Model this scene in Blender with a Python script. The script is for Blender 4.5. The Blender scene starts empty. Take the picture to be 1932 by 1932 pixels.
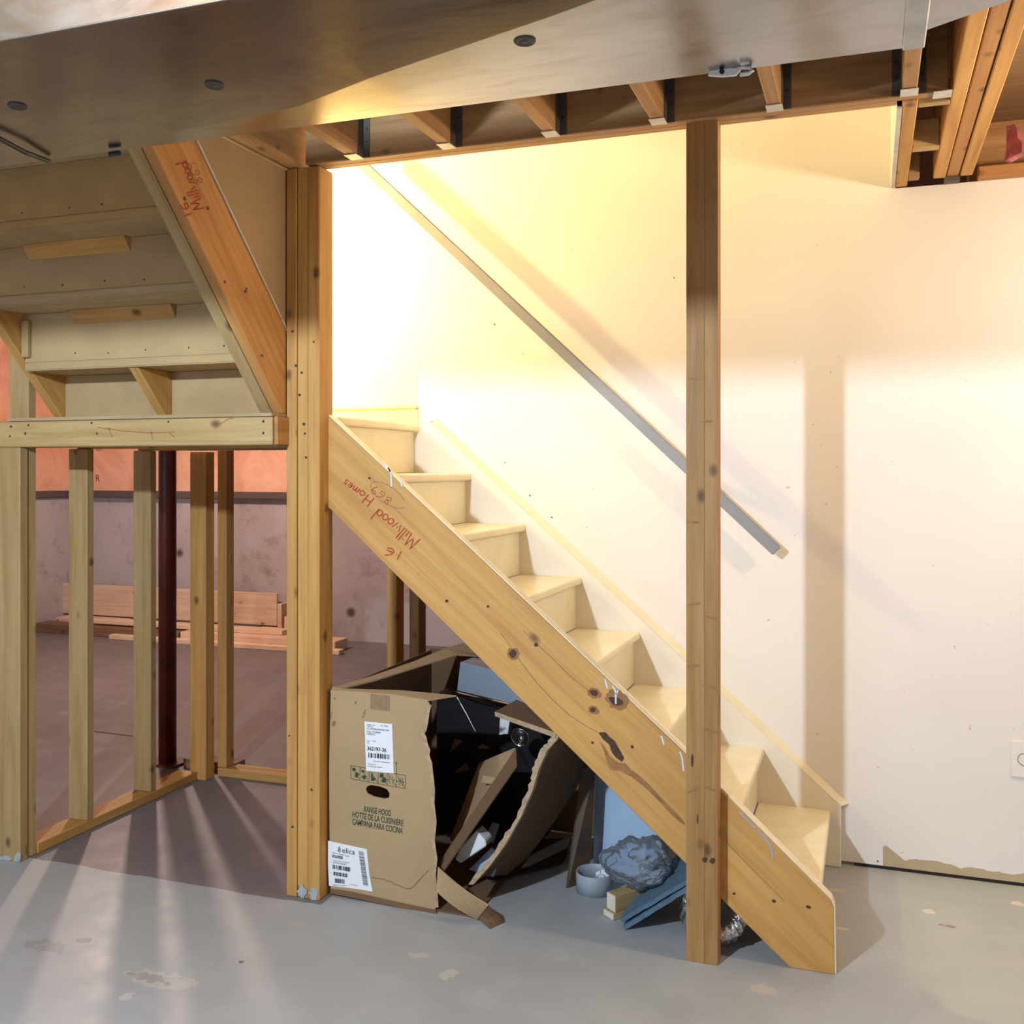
import bpy, bmesh, math, random
from mathutils import Vector, Matrix, noise
random.seed(7)
SC = bpy.context.scene
COL = SC.collection
R = math.radians

# ------------------------------------------------------------------ camera
F, CX, HY, CAMZ = 1900.0, 966.0, 885.0, 1.40
YAW = math.atan((1640 - CX) / F)
cd = bpy.data.cameras.new('camera')
cam = bpy.data.objects.new('camera', cd)
COL.objects.link(cam)
cam.location = (0, 0, CAMZ)
cam.rotation_euler = (R(90), 0, YAW)
cd.sensor_width = 36
cd.lens = 36 * F / 1932
cd.shift_y = (HY - 966) / 1932
cd.clip_start = 0.05
SC.camera = cam

# ------------------------------------------------------------------ world, exposure, lights
w = bpy.data.worlds.new('world')
SC.world = w
w.use_nodes = True
w.node_tree.nodes['Background'].inputs[0].default_value = (0.5, 0.6, 0.8, 1)
w.node_tree.nodes['Background'].inputs[1].default_value = 0.008
SC.view_settings.view_transform = 'Standard'
SC.view_settings.look = 'None'
SC.view_settings.gamma = 1
SC.view_settings.exposure = 0.0


def lamp(name, loc, col, watts, rad=0.05):
    d = bpy.data.lights.new(name, 'POINT')
    d.color = col
    d.energy = watts
    d.shadow_soft_size = rad
    o = bpy.data.objects.new(name, d)
    o.location = loc
    COL.objects.link(o)
    return o


lamp('stairwell_lamp', (-2.62, 3.30, 2.35), (1.0, 0.80, 0.38), 170, 0.04)
lamp('stairwell_fill', (-2.15, 2.98, 3.15), (1.0, 0.86, 0.50), 20, 0.12)  # added unseen fill, washes out the rail shadow at the upper left
lamp('basement_lamp', (-1.46, -0.05, 2.19), (0.72, 0.86, 1.0), 375, 0.04)
lamp('right_side_lamp', (1.05, 2.75, 2.10), (1.0, 0.75, 0.53), 58, 0.06)
lamp('back_room_lamp', (-4.51, 5.51, 2.25), (1.0, 0.72, 0.61), 150, 0.05)


def area(name, loc, rot, size, col, watts):
    d = bpy.data.lights.new(name, 'AREA')
    d.shape = 'RECTANGLE'
    d.size, d.size_y = size
    d.color = col
    d.energy = watts
    o = bpy.data.objects.new(name, d)
    o.location = loc
    o.rotation_euler = rot
    COL.objects.link(o)
    return o


area('daylight_window', (-3.4, -3.85, 1.75), (R(90), 0, 0), (1.4, 0.7), (0.62, 0.78, 1.0), 45)


# ------------------------------------------------------------------ helpers
def ray(px, py):
    a, b = (px - CX) / F, (HY - py) / F
    c, s = math.cos(YAW), math.sin(YAW)
    return Vector((a * c - s, a * s + c, b))


def at(px, py, ax, v):
    r = ray(px, py)
    i = 'xyz'.index(ax)
    o = Vector((0, 0, CAMZ))
    return o + r * ((v - o[i]) / r[i])


def link(name, me, mat, parent=None, M=None):
    o = bpy.data.objects.new(name, me)
    COL.objects.link(o)
    if mat is not None:
        me.materials.append(mat)
    M = M or Matrix.Identity(4)
    if parent is not None:
        o.parent = parent
        M = parent_world(parent).inverted() @ M
    o.matrix_basis = M
    o['_w'] = 1
    return o


def parent_world(p):
    M = p.matrix_basis.copy()
    while p.parent:
        p = p.parent
        M = p.matrix_basis @ M
    return M


def thing(name, label, cat, loc=(0, 0, 0), group=None):
    o = bpy.data.objects.new(name, None)
    o.empty_display_size = 0.1
    COL.objects.link(o)
    o.matrix_basis = Matrix.Translation(loc)
    return tag(o, label, cat, group)


def tag(o, label, cat, group=None):
    o['label'] = label
    o['category'] = cat
    if group:
        o['group'] = group
    return o


def struct(o):
    o['kind'] = 'structure'
    return o


def plabel(o, s):
    o['label'] = s
    return o


def finish(bm, bevel=0.0, seg=1, smooth=False):
    bmesh.ops.remove_doubles(bm, verts=bm.verts, dist=1e-6)
    bmesh.ops.recalc_face_normals(bm, faces=bm.faces)
    if bevel:
        ed = [e for e in bm.edges if len(e.link_faces) == 2 and e.calc_face_angle(0) > 0.5]
        try:
            bmesh.ops.bevel(bm, geom=ed, offset=bevel, segments=seg, affect='EDGES', clamp_overlap=True)
        except Exception:
            pass
    me = bpy.data.meshes.new('m')
    bm.to_mesh(me)
    bm.free()
    if smooth:
        for p in me.polygons:
            p.use_smooth = True
    return me


AX = {'x': Matrix.Identity(3),
      'y': Matrix(((0, -1, 0), (1, 0, 0), (0, 0, 1))),
      'z': Matrix(((0, 0, -1), (0, 1, 0), (1, 0, 0)))}


def bm_box(lo, hi):
    bm = bmesh.new()
    bmesh.ops.create_cube(bm, size=1)
    for v in bm.verts:
        v.co = Vector([(lo[i] + hi[i]) / 2 + v.co[i] * (hi[i] - lo[i]) for i in range(3)])
    return bm


def board(name, mat, lo, hi, along='x', parent=None, bevel=0.003, seg=1):
    """Axis aligned member with its local X axis along the grain."""
    lo, hi = Vector(lo), Vector(hi)
    c = (lo + hi) / 2
    A = AX[along]
    M = Matrix.Translation(c) @ A.to_4x4()
    inv = A.transposed()
    d = inv @ ((hi - lo) / 2)
    d = Vector([abs(q) for q in d])
    bm = bm_box(-d, d)
    return link(name, finish(bm, bevel, seg), mat, parent, M)


def frame(origin, X, N):
    X = Vector(X).normalized()
    N = Vector(N)
    N = N - X * N.dot(X)
    N = N.normalized() if N.length > 1e-7 else X.orthogonal().normalized()
    Y = N.cross(X)
    return Matrix.Translation(origin) @ Matrix((X, Y, N)).transposed().to_4x4()


def solid(name, mat, pts, ext, X=None, parent=None, bevel=0.0, seg=1, holes=()):
    """Flat outline (world points) given thickness by the vector ext; local X follows the grain."""
    pts = [Vector(p) for p in pts]
    ext = Vector(ext)
    X = Vector(X) if X is not None else (pts[1] - pts[0])
    M = frame(sum(pts, Vector()) / len(pts), X, ext)
    Mi = M.inverted()
    bm = bmesh.new()
    le = Mi.to_3x3() @ ext
    if holes:
        loops = [pts] + [[Vector(p) for p in h] for h in holes]
        edges = []
        for lp in loops:
            vs = [bm.verts.new(Mi @ p) for p in lp]
            edges += [bm.edges.new((vs[i], vs[(i + 1) % len(vs)])) for i in range(len(vs))]
        bmesh.ops.triangle_fill(bm, use_beauty=True, use_dissolve=False, edges=edges)
        fs = list(bm.faces)
        r = bmesh.ops.extrude_face_region(bm, geom=fs)
        bmesh.ops.translate(bm, vec=le, verts=[g for g in r['geom'] if isinstance(g, bmesh.types.BMVert)])
    else:
        a = [bm.verts.new(Mi @ p) for p in pts]
        b = [bm.verts.new(Mi @ p + le) for p in pts]
        n = len(pts)
        bm.faces.new(a)
        bm.faces.new(b[::-1])
        for i in range(n):
            bm.faces.new((a[i], b[i], b[(i + 1) % n], a[(i + 1) % n]))
    return link(name, finish(bm, bevel, seg), mat, parent, M)


def sheet(name, mat, rows, th, parent=None, smooth=False):
    """Bent sheet from a grid of world points with real thickness."""
    rows = [[Vector(p) for p in r] for r in rows]
    n, m = len(rows), len(rows[0])
    c = sum((p for r in rows for p in r), Vector()) / (n * m)
    bm = bmesh.new()
    top, bot = [], []
    for i in range(n):
        tr, br = [], []
        for j in range(m):
            du = rows[min(i + 1, n - 1)][j] - rows[max(i - 1, 0)][j]
            dv = rows[i][min(j + 1, m - 1)] - rows[i][max(j - 1, 0)]
            nn = du.cross(dv)
            nn = nn.normalized() if nn.length > 1e-9 else Vector((0, 0, 1))
            p = rows[i][j] - c
            tr.append(bm.verts.new(p + nn * th / 2))
            br.append(bm.verts.new(p - nn * th / 2))
        top.append(tr)
        bot.append(br)
    for i in range(n - 1):
        for j in range(m - 1):
            bm.faces.new((top[i][j], top[i + 1][j], top[i + 1][j + 1], top[i][j + 1]))
            bm.faces.new((bot[i][j], bot[i][j + 1], bot[i + 1][j + 1], bot[i + 1][j]))
    for j in range(m - 1):
        bm.faces.new((top[0][j], top[0][j + 1], bot[0][j + 1], bot[0][j]))
        bm.faces.new((top[-1][j + 1], top[-1][j], bot[-1][j], bot[-1][j + 1]))
    for i in range(n - 1):
        bm.faces.new((top[i + 1][0], top[i][0], bot[i][0], bot[i + 1][0]))
        bm.faces.new((top[i][-1], top[i + 1][-1], bot[i + 1][-1], bot[i][-1]))
    return link(name, finish(bm, 0, 1, smooth), mat, parent, Matrix.Translation(c))


def grid4(a, b, c, d, nu=8, nv=8, f=None):
    a, b, c, d = map(Vector, (a, b, c, d))
    rows = []
    for i in range(nu + 1):
        u = i / nu
        r = []
        for j in range(nv + 1):
            v = j / nv
            p = (a * (1 - v) + b * v) * (1 - u) + (d * (1 - v) + c * v) * u
            if f:
                p = p + Vector(f(u, v))
            r.append(p)
        rows.append(r)
    return rows


def tube_bm(bm, pts, r, n=8):
    pts = [Vector(p) for p in pts]
    rings = []
    for i, p in enumerate(pts):
        t = (pts[min(i + 1, len(pts) - 1)] - pts[max(i - 1, 0)]).normalized()
        u = t.cross(Vector((0, 0, 1)))
        if u.length < 1e-3:
            u = t.cross(Vector((1, 0, 0)))
        u.normalize()
        v = t.cross(u)
        rr = r[i] if isinstance(r, (list, tuple)) else r
        rings.append([bm.verts.new(p + (u * math.cos(2 * math.pi * k / n) + v * math.sin(2 * math.pi * k / n)) * rr) for k in range(n)])
    for a, b in zip(rings, rings[1:]):
        for k in range(n):
            bm.faces.new((a[k], a[(k + 1) % n], b[(k + 1) % n], b[k]))
    bm.faces.new(rings[0][::-1])
    bm.faces.new(rings[-1])


def tube(name, mat, pts, r, parent=None, n=8):
    o = sum((Vector(p) for p in pts), Vector()) / len(pts)
    bm = bmesh.new()
    tube_bm(bm, [Vector(p) - o for p in pts], r, n)
    return link(name, finish(bm, 0, 1, True), mat, parent, Matrix.Translation(o))


def lathe(name, mat, prof, M, parent=None, n=40, smooth=True, closed=False):
    bm = bmesh.new()
    rings = []
    for r, z in prof:
        rings.append([bm.verts.new((r * math.cos(2 * math.pi * k / n), r * math.sin(2 * math.pi * k / n), z)) for k in range(n)])
    prs = list(zip(rings, rings[1:]))
    if closed:
        prs.append((rings[-1], rings[0]))
    for a, b in prs:
        for k in range(n):
            bm.faces.new((a[k], a[(k + 1) % n], b[(k + 1) % n], b[k]))
    if not closed:
        if prof[0][0] > 1e-5:
            bm.faces.new(rings[0][::-1])
        if prof[-1][0] > 1e-5:
            bm.faces.new(rings[-1])
    return link(name, finish(bm, 0, 1, smooth), mat, parent, M)


def dots(name, mat, pts, N, r, parent, n=8, th=0.001):
    """small round nail heads / holes on a face with normal N, each a piece of its own"""
    N = Vector(N).normalized()
    u = N.orthogonal().normalized()
    v = N.cross(u)
    for p in pts:
        p = Vector(p)
        bm = bmesh.new()
        rr = r * random.uniform(.8, 1.15)
        ring = [bm.verts.new(N * th + (u * math.cos(2 * math.pi * k / n) + v * math.sin(2 * math.pi * k / n)) * rr) for k in range(n)]
        base = [bm.verts.new(q.co - N * th * 2) for q in ring]
        bm.faces.new(ring)
        for k in range(n):
            bm.faces.new((ring[k], base[k], base[(k + 1) % n], ring[(k + 1) % n]))
        link(name, finish(bm), mat, parent, Matrix.Translation(p))


def ribbon(name, mat, strokes, N, width, parent, lift=0.0008):
    """pen strokes on a flat face: each stroke a list of world points"""
    N = Vector(N).normalized()
    o = Vector(strokes[0][0])
    bm = bmesh.new()
    for st in strokes:
        st = [Vector(p) - o + N * lift for p in st]
        prev = None
        for i, p in enumerate(st):
            t = st[min(i + 1, len(st) - 1)] - st[max(i - 1, 0)]
            if t.length < 1e-9:
                continue
            s = N.cross(t.normalized()) * width / 2
            q = (bm.verts.new(p + s), bm.verts.new(p - s))
            if prev:
                bm.faces.new((prev[0], prev[1], q[1], q[0]))
            prev = q
    me = bpy.data.meshes.new('m')
    bm.to_mesh(me)
    bm.free()
    return link(name, me, mat, parent, Matrix.Translation(o))


def text_on(name, s, mat, pa, pb, up_h, N, parent, bold=0.0, lift=0.0009, fixed=None):
    """printed lettering: baseline from world point pa to pb, cap height up_h"""
    cu = bpy.data.curves.new('t', 'FONT')
    cu.body = s
    cu.offset = bold
    to = bpy.data.objects.new('t', cu)
    COL.objects.link(to)
    me = bpy.data.meshes.new_from_object(to)
    bpy.data.objects.remove(to)
    bpy.data.curves.remove(cu)
    xs = [v.co.x for v in me.vertices]
    x0, x1 = min(xs), max(xs)
    pa, pb = Vector(pa), Vector(pb)
    N = Vector(N).normalized()
    X = (pb - pa)
    k = X.length / (x1 - x0)
    X.normalize()
    Y = N.cross(X)
    for v in me.vertices:
        v.co = Vector(((v.co.x - x0) * k, v.co.y * up_h / 0.70, 0))
    M = Matrix.Translation(pa + N * lift) @ Matrix((X, Y, N)).transposed().to_4x4()
    return link(name, me, mat, parent, M)


# ------------------------------------------------------------------ materials
def newmat(name):
    m = bpy.data.materials.new(name)
    m.use_nodes = True
    nt = m.node_tree
    b = nt.nodes['Principled BSDF']
    return m, nt, b


def N_(nt, typ, **kw):
    n = nt.nodes.new(typ)
    for k, v in kw.items():
        if k in n.inputs:
            n.inputs[k].default_value = v
        else:
            setattr(n, k, v)
    return n


def ramp(nt, fac, stops):
    r = nt.nodes.new('ShaderNodeValToRGB')
    els = r.color_ramp.elements
    els[0].position, els[0].color = stops[0][0], (*stops[0][1], 1)
    els[1].position, els[1].color = stops[-1][0], (*stops[-1][1], 1)
    for p, c in stops[1:-1]:
        e = els.new(p)
        e.color = (*c, 1)
    nt.links.new(fac, r.inputs[0])
    return r.outputs[0]


def mixc(nt, fac, a, b, mode='MIX'):
    m = nt.nodes.new('ShaderNodeMix')
    m.data_type = 'RGBA'
    m.blend_type = mode
    for sock, val in ((m.inputs[0], fac), (m.inputs[6], a), (m.inputs[7], b)):
        if hasattr(val, 'is_linked'):
            nt.links.new(val, sock)
        elif isinstance(val, (int, float)):
            sock.default_value = val
        else:
            sock.default_value = (*val, 1)
    return m.outputs[2]


def mth(nt, op, a, b=None, clamp=False):
    m = nt.nodes.new('ShaderNodeMath')
    m.operation = op
    m.use_clamp = clamp
    for i, v in enumerate((a, b)):
        if v is None:
            continue
        if hasattr(v, 'is_linked'):
            nt.links.new(v, m.inputs[i])
        else:
            m.inputs[i].default_value = v
    return m.outputs[0]


def coords(nt, scale, rnd=True, kind='Object'):
    tc = nt.nodes.new('ShaderNodeTexCoord')
    src = tc.outputs[kind]
    if rnd:
        oi = nt.nodes.new('ShaderNodeObjectInfo')
        va = nt.nodes.new('ShaderNodeVectorMath')
        va.operation = 'ADD'
        mu = mth(nt, 'MULTIPLY', oi.outputs['Random'], 37.0)
        nt.links.new(src, va.inputs[0])
        nt.links.new(mu, va.inputs[1])
        src = va.outputs[0]
    mp = nt.nodes.new('ShaderNodeMapping')
    mp.inputs['Scale'].default_value = scale
    nt.links.new(src, mp.inputs[0])
    return mp.outputs[0]


def noisef(nt, vec, scale, detail=4, rough=.55, dist=0.0):
    n = N_(nt, 'ShaderNodeTexNoise', Scale=scale, Detail=detail, Roughness=rough, Distortion=dist)
    nt.links.new(vec, n.inputs['Vector'])
    return n.outputs[0]


def bump(nt, b, h, strength=.2, dist=.01):
    bp = N_(nt, 'ShaderNodeBump', Strength=strength, Distance=dist)
    nt.links.new(h, bp.inputs['Height'])
    nt.links.new(bp.outputs[0], b.inputs['Normal'])


def wood(name, light, mid, dark, knots=.5, rough=.62, vary=.22):
    m, nt, b = newmat(name)
    v = coords(nt, (0.9, 16, 16))
    g1 = noisef(nt, v, 2.0, 5, .6, .6)
    v2 = coords(nt, (2.5, 130, 130))
    g2 = noisef(nt, v2, 1.5, 3)
    v3 = coords(nt, (1.0, 1.6, 1.6))
    g3 = noisef(nt, v3, 2.2, 3)
    base = ramp(nt, g1, [(.3, light), (.5, mid), (.72, dark)])
    base = mixc(nt, mth(nt, 'MULTIPLY', g2, .28), base, dark)
    base = mixc(nt, ramp(nt, g3, [(.45, (0, 0, 0)), (.75, (.45, .45, .45))]), base, tuple(q * .72 for q in mid))
    if knots:
        vk = coords(nt, (9, 14, 14))
        vo = N_(nt, 'ShaderNodeTexVoronoi', Scale=1.0)
        nt.links.new(vk, vo.inputs['Vector'])
        wn = nt.nodes.new('ShaderNodeTexWhiteNoise')
        nt.links.new(vo.outputs['Position'], wn.inputs['Vector'])
        gate = mth(nt, 'GREATER_THAN', wn.outputs[0], 1 - knots)
        d = vo.outputs['Distance']
        k = ramp(nt, d, [(.07, (1, 1, 1)), (.13, (.7, .7, .7)), (.24, (0, 0, 0))])
        kf = mth(nt, 'MULTIPLY', k, gate)
        base = mixc(nt, kf, base, tuple(q * .42 for q in dark))
    oi = nt.nodes.new('ShaderNodeObjectInfo')
    hv = nt.nodes.new('ShaderNodeHueSaturation')
    val = mth(nt, 'ADD', mth(nt, 'MULTIPLY', oi.outputs['Random'], vary), 1 - vary / 2)
    nt.links.new(val, hv.inputs['Value'])
    nt.links.new(base, hv.inputs['Color'])
    nt.links.new(hv.outputs[0], b.inputs['Base Color'])
    b.inputs['Roughness'].default_value = rough
    bump(nt, b, g2, .12, .004)
    return m


def plain(name, col, rough=.6, metal=0.0, var=.0, scale=6, bumps=0.0, bscale=60, col2=None, spec=None):
    m, nt, b = newmat(name)
    b.inputs['Roughness'].default_value = rough
    b.inputs['Metallic'].default_value = metal
    if spec is not None:
        b.inputs['Specular IOR Level'].default_value = spec
    if var or col2:
        v = coords(nt, (1, 1, 1))
        g = noisef(nt, v, scale, 5)
        c2 = col2 or tuple(q * (1 - var) for q in col)
        nt.links.new(ramp(nt, g, [(.38, col), (.68, c2)]), b.inputs['Base Color'])
    else:
        b.inputs['Base Color'].default_value = (*col, 1)
    if bumps:
        v = coords(nt, (1, 1, 1))
        bump(nt, b, noisef(nt, v, bscale, 3), bumps, .003)
    return m


W_STUD = wood('spruce_stud', (.62, .365, .112), (.54, .29, .078), (.39, .18, .044), .38)
W_POST = wood('brown_post_timber', (.46, .265, .095), (.39, .21, .066), (.28, .135, .04), .38)
W_PALE = wood('pale_spruce', (.52, .375, .18), (.45, .305, .13), (.34, .205, .078), .38)
W_ORANGE = wood('orange_fir', (.58, .31, .10), (.50, .24, .07), (.36, .15, .04), .3)
W_BEAM = wood('fir_joist', (.50, .30, .13), (.40, .22, .085), (.28, .14, .05), .3)
W_STRING = wood('pine_plank', (.65, .385, .118), (.58, .31, .083), (.46, .215, .05), .07, .55, .08)
W_BACK = wood('pinkish_lumber', (.88, .68, .50), (.80, .58, .40), (.62, .42, .27), .15)
W_OLD = wood('brown_lumber', (.30, .17, .09), (.22, .12, .06), (.15, .08, .04), .2)
PARTICLE = plain('riser_board', (.47, .325, .155), .75, 0, .16, 5, .06, 220)
PLY = wood('plywood_deck', (.55, .42, .24), (.46, .34, .18), (.33, .22, .11), 0)
CREAM = plain('cream_stair_paint', (.86, .785, .56), .42, 0, .10, 7, .05, 40)
TRIMW = plain('cream_trim_paint', (.86, .77, .55), .4, 0, .05, 6)
SKIRT = plain('white_stringer_paint', (.82, .765, .66), .45, 0, .06, 5)
RAILP = plain('grey_rail_paint', (.25, .255, .275), .5, 0, .1, 4)
DRYP = plain('brown_drywall_paper', (.42, .29, .15), .9, 0, .1, 3)
DRYE = plain('drywall_edge', (.62, .60, .56), .9, 0, .2, 14)
NAIL = plain('dark_nail', (.05, .035, .025), .5)
HANG = plain('galvanized_hanger', (.62, .62, .58), .5, .35, .2, 20)
HANGD = plain('dull_steel', (.10, .085, .075), .55, .3)
STEELRED = plain('red_oxide_steel', (.10, .014, .008), .4, 0.0, .5, 9)
BLACK = plain('black_plastic', (.012, .012, .014), .35)
CARD = plain('cardboard', (.42, .29, .155), .85, 0, .08, 5, .03, 90)
CARDSHADE = plain('cardboard_shaded', (.155, .088, .043), .9, 0, .12, 6)  # cardboard tone darkened to carry the shade inside the box
CARDE = plain('torn_cardboard_edge', (.47, .34, .21), .95, 0, .3, 60, .4, 130)
GREENINK = plain('green_ink', (.012, .055, .03), .7)
INK = plain('black_ink', (.02, .02, .025), .7)
GREYINK = plain('grey_ink', (.10, .10, .12), .7)
LABELW = plain('white_label', (.80, .82, .86), .45)
TAPE = plain('brown_tape', (.30, .20, .105), .18, 0, .25, 30, .3, 40)
REDPEN = plain('red_crayon', (.42, .055, .02), .8)
GREYPEN = plain('pencil', (.25, .14, .10), .8)
DRIP = plain('pale_blue_paint', (.62, .70, .82), .4)
DRIP2 = plain('grey_blue_paint', (.36, .40, .50), .5)
HOODM = plain('brushed_hood_steel', (.27, .36, .46), .42, .3, .05, 8)
CHROME = plain('chrome', (.8, .8, .82), .08, 1.0)
PVC = plain('grey_pvc', (.33, .38, .43), .4)
PANELB = plain('pale_blue_panel', (.40, .54, .74), .6, 0, .06, 2)
SLAB = plain('blue_foam_slab', (.09, .17, .24), .8, 0, .25, 30, .5, 60)
FOAM = plain('white_foam', (.80, .82, .86), .7)
PINKINS = plain('pink_insulation', (.62, .20, .24), .95, 0, .4, 9, .7, 14)
PLATEW = plain('white_plate', (.80, .76, .72), .35)
OUTL = plain('plate_line', (.25, .22, .2), .5)
SHADEDK = plain('shade_dark_cardboard', (.045, .026, .014), .9, 0, .3, 9)  # near-black tone for the shaded floor beside the box
HARD = plain('dark_hardboard', (.10, .06, .035), .6, 0, .3, 8)


def mat_wall():
    m, nt, b = newmat('white_drywall_paint')
    v = coords(nt, (1, 1, 1), False)
    g = noisef(nt, v, 1.4, 4)
    c = ramp(nt, g, [(.35, (.80, .765, .73)), (.7, (.755, .715, .68))])
    sp = noisef(nt, v, 38, 2)
    spk = ramp(nt, sp, [(.755, (0, 0, 0)), (.78, (.6, .6, .6))])
    c = mixc(nt, spk, c, (.42, .33, .24))
    # bare, unpainted strip along the foot of the wall right of the stairs
    sx = nt.nodes.new('ShaderNodeSeparateXYZ')
    nt.links.new(v, sx.inputs[0])
    g2 = noisef(nt, v, 9, 3)
    lim = mth(nt, 'ADD', mth(nt, 'MULTIPLY', g2, .06), .012)
    hump = mth(nt, 'SUBTRACT', .085, mth(nt, 'MULTIPLY', mth(nt, 'ABSOLUTE', mth(nt, 'SUBTRACT', sx.outputs[0], .055)), .75))
    gate = mth(nt, 'GREATER_THAN', sx.outputs[0], .045)
    lim = mth(nt, 'MAXIMUM', lim, mth(nt, 'MULTIPLY', hump, gate))
    msk = mth(nt, 'LESS_THAN', sx.outputs[2], lim)
    msk = mth(nt, 'MULTIPLY', msk, gate)
    c = mixc(nt, msk, c, (.47, .38, .24))
    nt.links.new(c, b.inputs['Base Color'])
    b.inputs['Roughness'].default_value = .75
    bump(nt, b, noisef(nt, v, 55, 3), .04, .003)
    return m


def mat_floor():
    m, nt, b = newmat('painted_concrete_floor')
    v = coords(nt, (1, 1, 1), False)
    sx = nt.nodes.new('ShaderNodeSeparateXYZ')
    nt.links.new(v, sx.inputs[0])
    g = noisef(nt, v, 1.6, 5)
    g2 = noisef(nt, v, 7, 5)
    paint = ramp(nt, g, [(.3, (.385, .405, .415)), (.7, (.325, .34, .35))])
    paint = mixc(nt, ramp(nt, g2, [(.5, (0, 0, 0)), (.72, (.45, .45, .45))]), paint, (.43, .445, .45))
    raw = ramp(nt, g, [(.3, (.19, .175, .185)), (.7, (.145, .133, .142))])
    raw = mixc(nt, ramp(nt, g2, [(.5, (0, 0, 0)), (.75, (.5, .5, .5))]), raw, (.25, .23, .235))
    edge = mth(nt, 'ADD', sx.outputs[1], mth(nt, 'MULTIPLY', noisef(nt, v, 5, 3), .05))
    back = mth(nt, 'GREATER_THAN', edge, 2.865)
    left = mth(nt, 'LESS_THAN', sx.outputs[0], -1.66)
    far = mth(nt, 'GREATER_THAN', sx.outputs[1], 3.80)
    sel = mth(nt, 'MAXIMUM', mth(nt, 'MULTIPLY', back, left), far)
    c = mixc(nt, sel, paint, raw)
    # peeled spots and scuffs, each with its own outline
    gn = noisef(nt, v, 26, 4)
    for (px, py, rx, ry, col, k) in ((310, 1848, .12, .045, (.47, .46, .43), 1), (290, 1846, .075, .022, (.32, .31, .29), 1),
                                     (845, 1838, .03, .03, (.50, .47, .42), 1), (795, 1803, .035, .02, (.48, .45, .40), 1),
                                     (1440, 1868, .04, .03, (.48, .45, .40), 1), (1757, 1720, .024, .016, (.62, .56, .46), 1),
                                     (1592, 1752, .02, .011, (.60, .52, .40), 1), (1580, 1680, .05, .018, (.52, .44, .33), 1),
                                     (90, 1785, .09, .035, (.30, .30, .29), 1), (158, 1775, .025, .018, (.27, .265, .25), 1),
                                     (1920, 1705, .02, .02, (.60, .53, .44), 1), (455, 1815, .009, .009, (.05, .05, .05), 0),
                                     (560, 1742, .05, .012, (.42, .40, .37), 1), (240, 1617, .03, .01, (.16, .14, .13), 1),
                                     (240, 1880, .02, .02, (.5, .5, .5), 1), (1785, 1747, .03, .012, (.22, .19, .16), 1)):
        p = at(px, py, 'z', 0)
        du = mth(nt, 'DIVIDE', mth(nt, 'SUBTRACT', sx.outputs[0], p.x), rx)
        dv = mth(nt, 'DIVIDE', mth(nt, 'SUBTRACT', sx.outputs[1], p.y), ry)
        dd = mth(nt, 'ADD', mth(nt, 'MULTIPLY', du, du), mth(nt, 'MULTIPLY', dv, dv))
        dd = mth(nt, 'ADD', dd, mth(nt, 'MULTIPLY', mth(nt, 'SUBTRACT', gn, .5), 5.0 * k))
        c = mixc(nt, ramp(nt, dd, [(.55, (.9, .9, .9)), (.8, (0, 0, 0))]), c, col)
    nt.links.new(c, b.inputs['Base Color'])
    nt.links.new(ramp(nt, g2, [(.3, (.38, .38, .38)), (.7, (.58, .58, .58))]), b.inputs['Roughness'])
    bump(nt, b, noisef(nt, v, 30, 4), .06, .004)
    return m


def mat_concrete():
    m, nt, b = newmat('poured_concrete')
    v = coords(nt, (1, 1, 1), False)
    g = noisef(nt, v, 1.2, 6)
    g2 = noisef(nt, v, 6, 6, .7)
    c = ramp(nt, g, [(.3, (.50, .455, .455)), (.7, (.37, .325, .33))])
    c = mixc(nt, ramp(nt, g2, [(.55, (0, 0, 0)), (.75, (.75, .75, .75))]), c, (.21, .17, .16))
    vo = N_(nt, 'ShaderNodeTexVoronoi', Scale=1.9)
    nt.links.new(v, vo.inputs['Vector'])
    hole = ramp(nt, vo.outputs['Distance'], [(.045, (1, 1, 1)), (.10, (0, 0, 0))])
    c = mixc(nt, hole, c, (.10, .07, .06))
    nt.links.new(c, b.inputs['Base Color'])
    b.inputs['Roughness'].default_value = .85
    bump(nt, b, g2, .2, .01)
    return m


def mat_vapour():
    m, nt, b = newmat('vapour_barrier_over_insulation')
    v = coords(nt, (1, 1, 1), False)
    g = noisef(nt, v, 2.4, 5, .6, 1.2)
    c = ramp(nt, g, [(.3, (.90, .58, .40)), (.5, (.84, .48, .32)), (.7, (.70, .34, .21))])
    nt.links.new(c, b.inputs['Base Color'])
    b.inputs['Roughness'].default_value = .4
    bump(nt, b, g, .5, .04)
    return m


def mat_duct():
    m, nt, b = newmat('galvanized_duct_steel')
    v = coords(nt, (1, 1, 1), False)
    g = noisef(nt, v, 5, 4)
    g2 = noisef(nt, v, 120, 2)
    sm = noisef(nt, coords(nt, (2.0, 7, 7), False), 3.0, 5, .6, 1.0)
    c = ramp(nt, g, [(.35, (.36, .35, .345)), (.7, (.30, .29, .285))])
    c = mixc(nt, ramp(nt, sm, [(.52, (0, 0, 0)), (.72, (.55, .55, .55))]), c, (.25, .24, .23))
    c = mixc(nt, mth(nt, 'MULTIPLY', g2, .25), c, (.45, .45, .47))
    nt.links.new(c, b.inputs['Base Color'])
    b.inputs['Metallic'].default_value = 1.0
    nt.links.new(ramp(nt, sm, [(.3, (.16, .16, .16)), (.7, (.26, .26, .26))]), b.inputs['Roughness'])
    bump(nt, b, noisef(nt, v, 2.2, 2), .04, .05)
    return m


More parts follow.
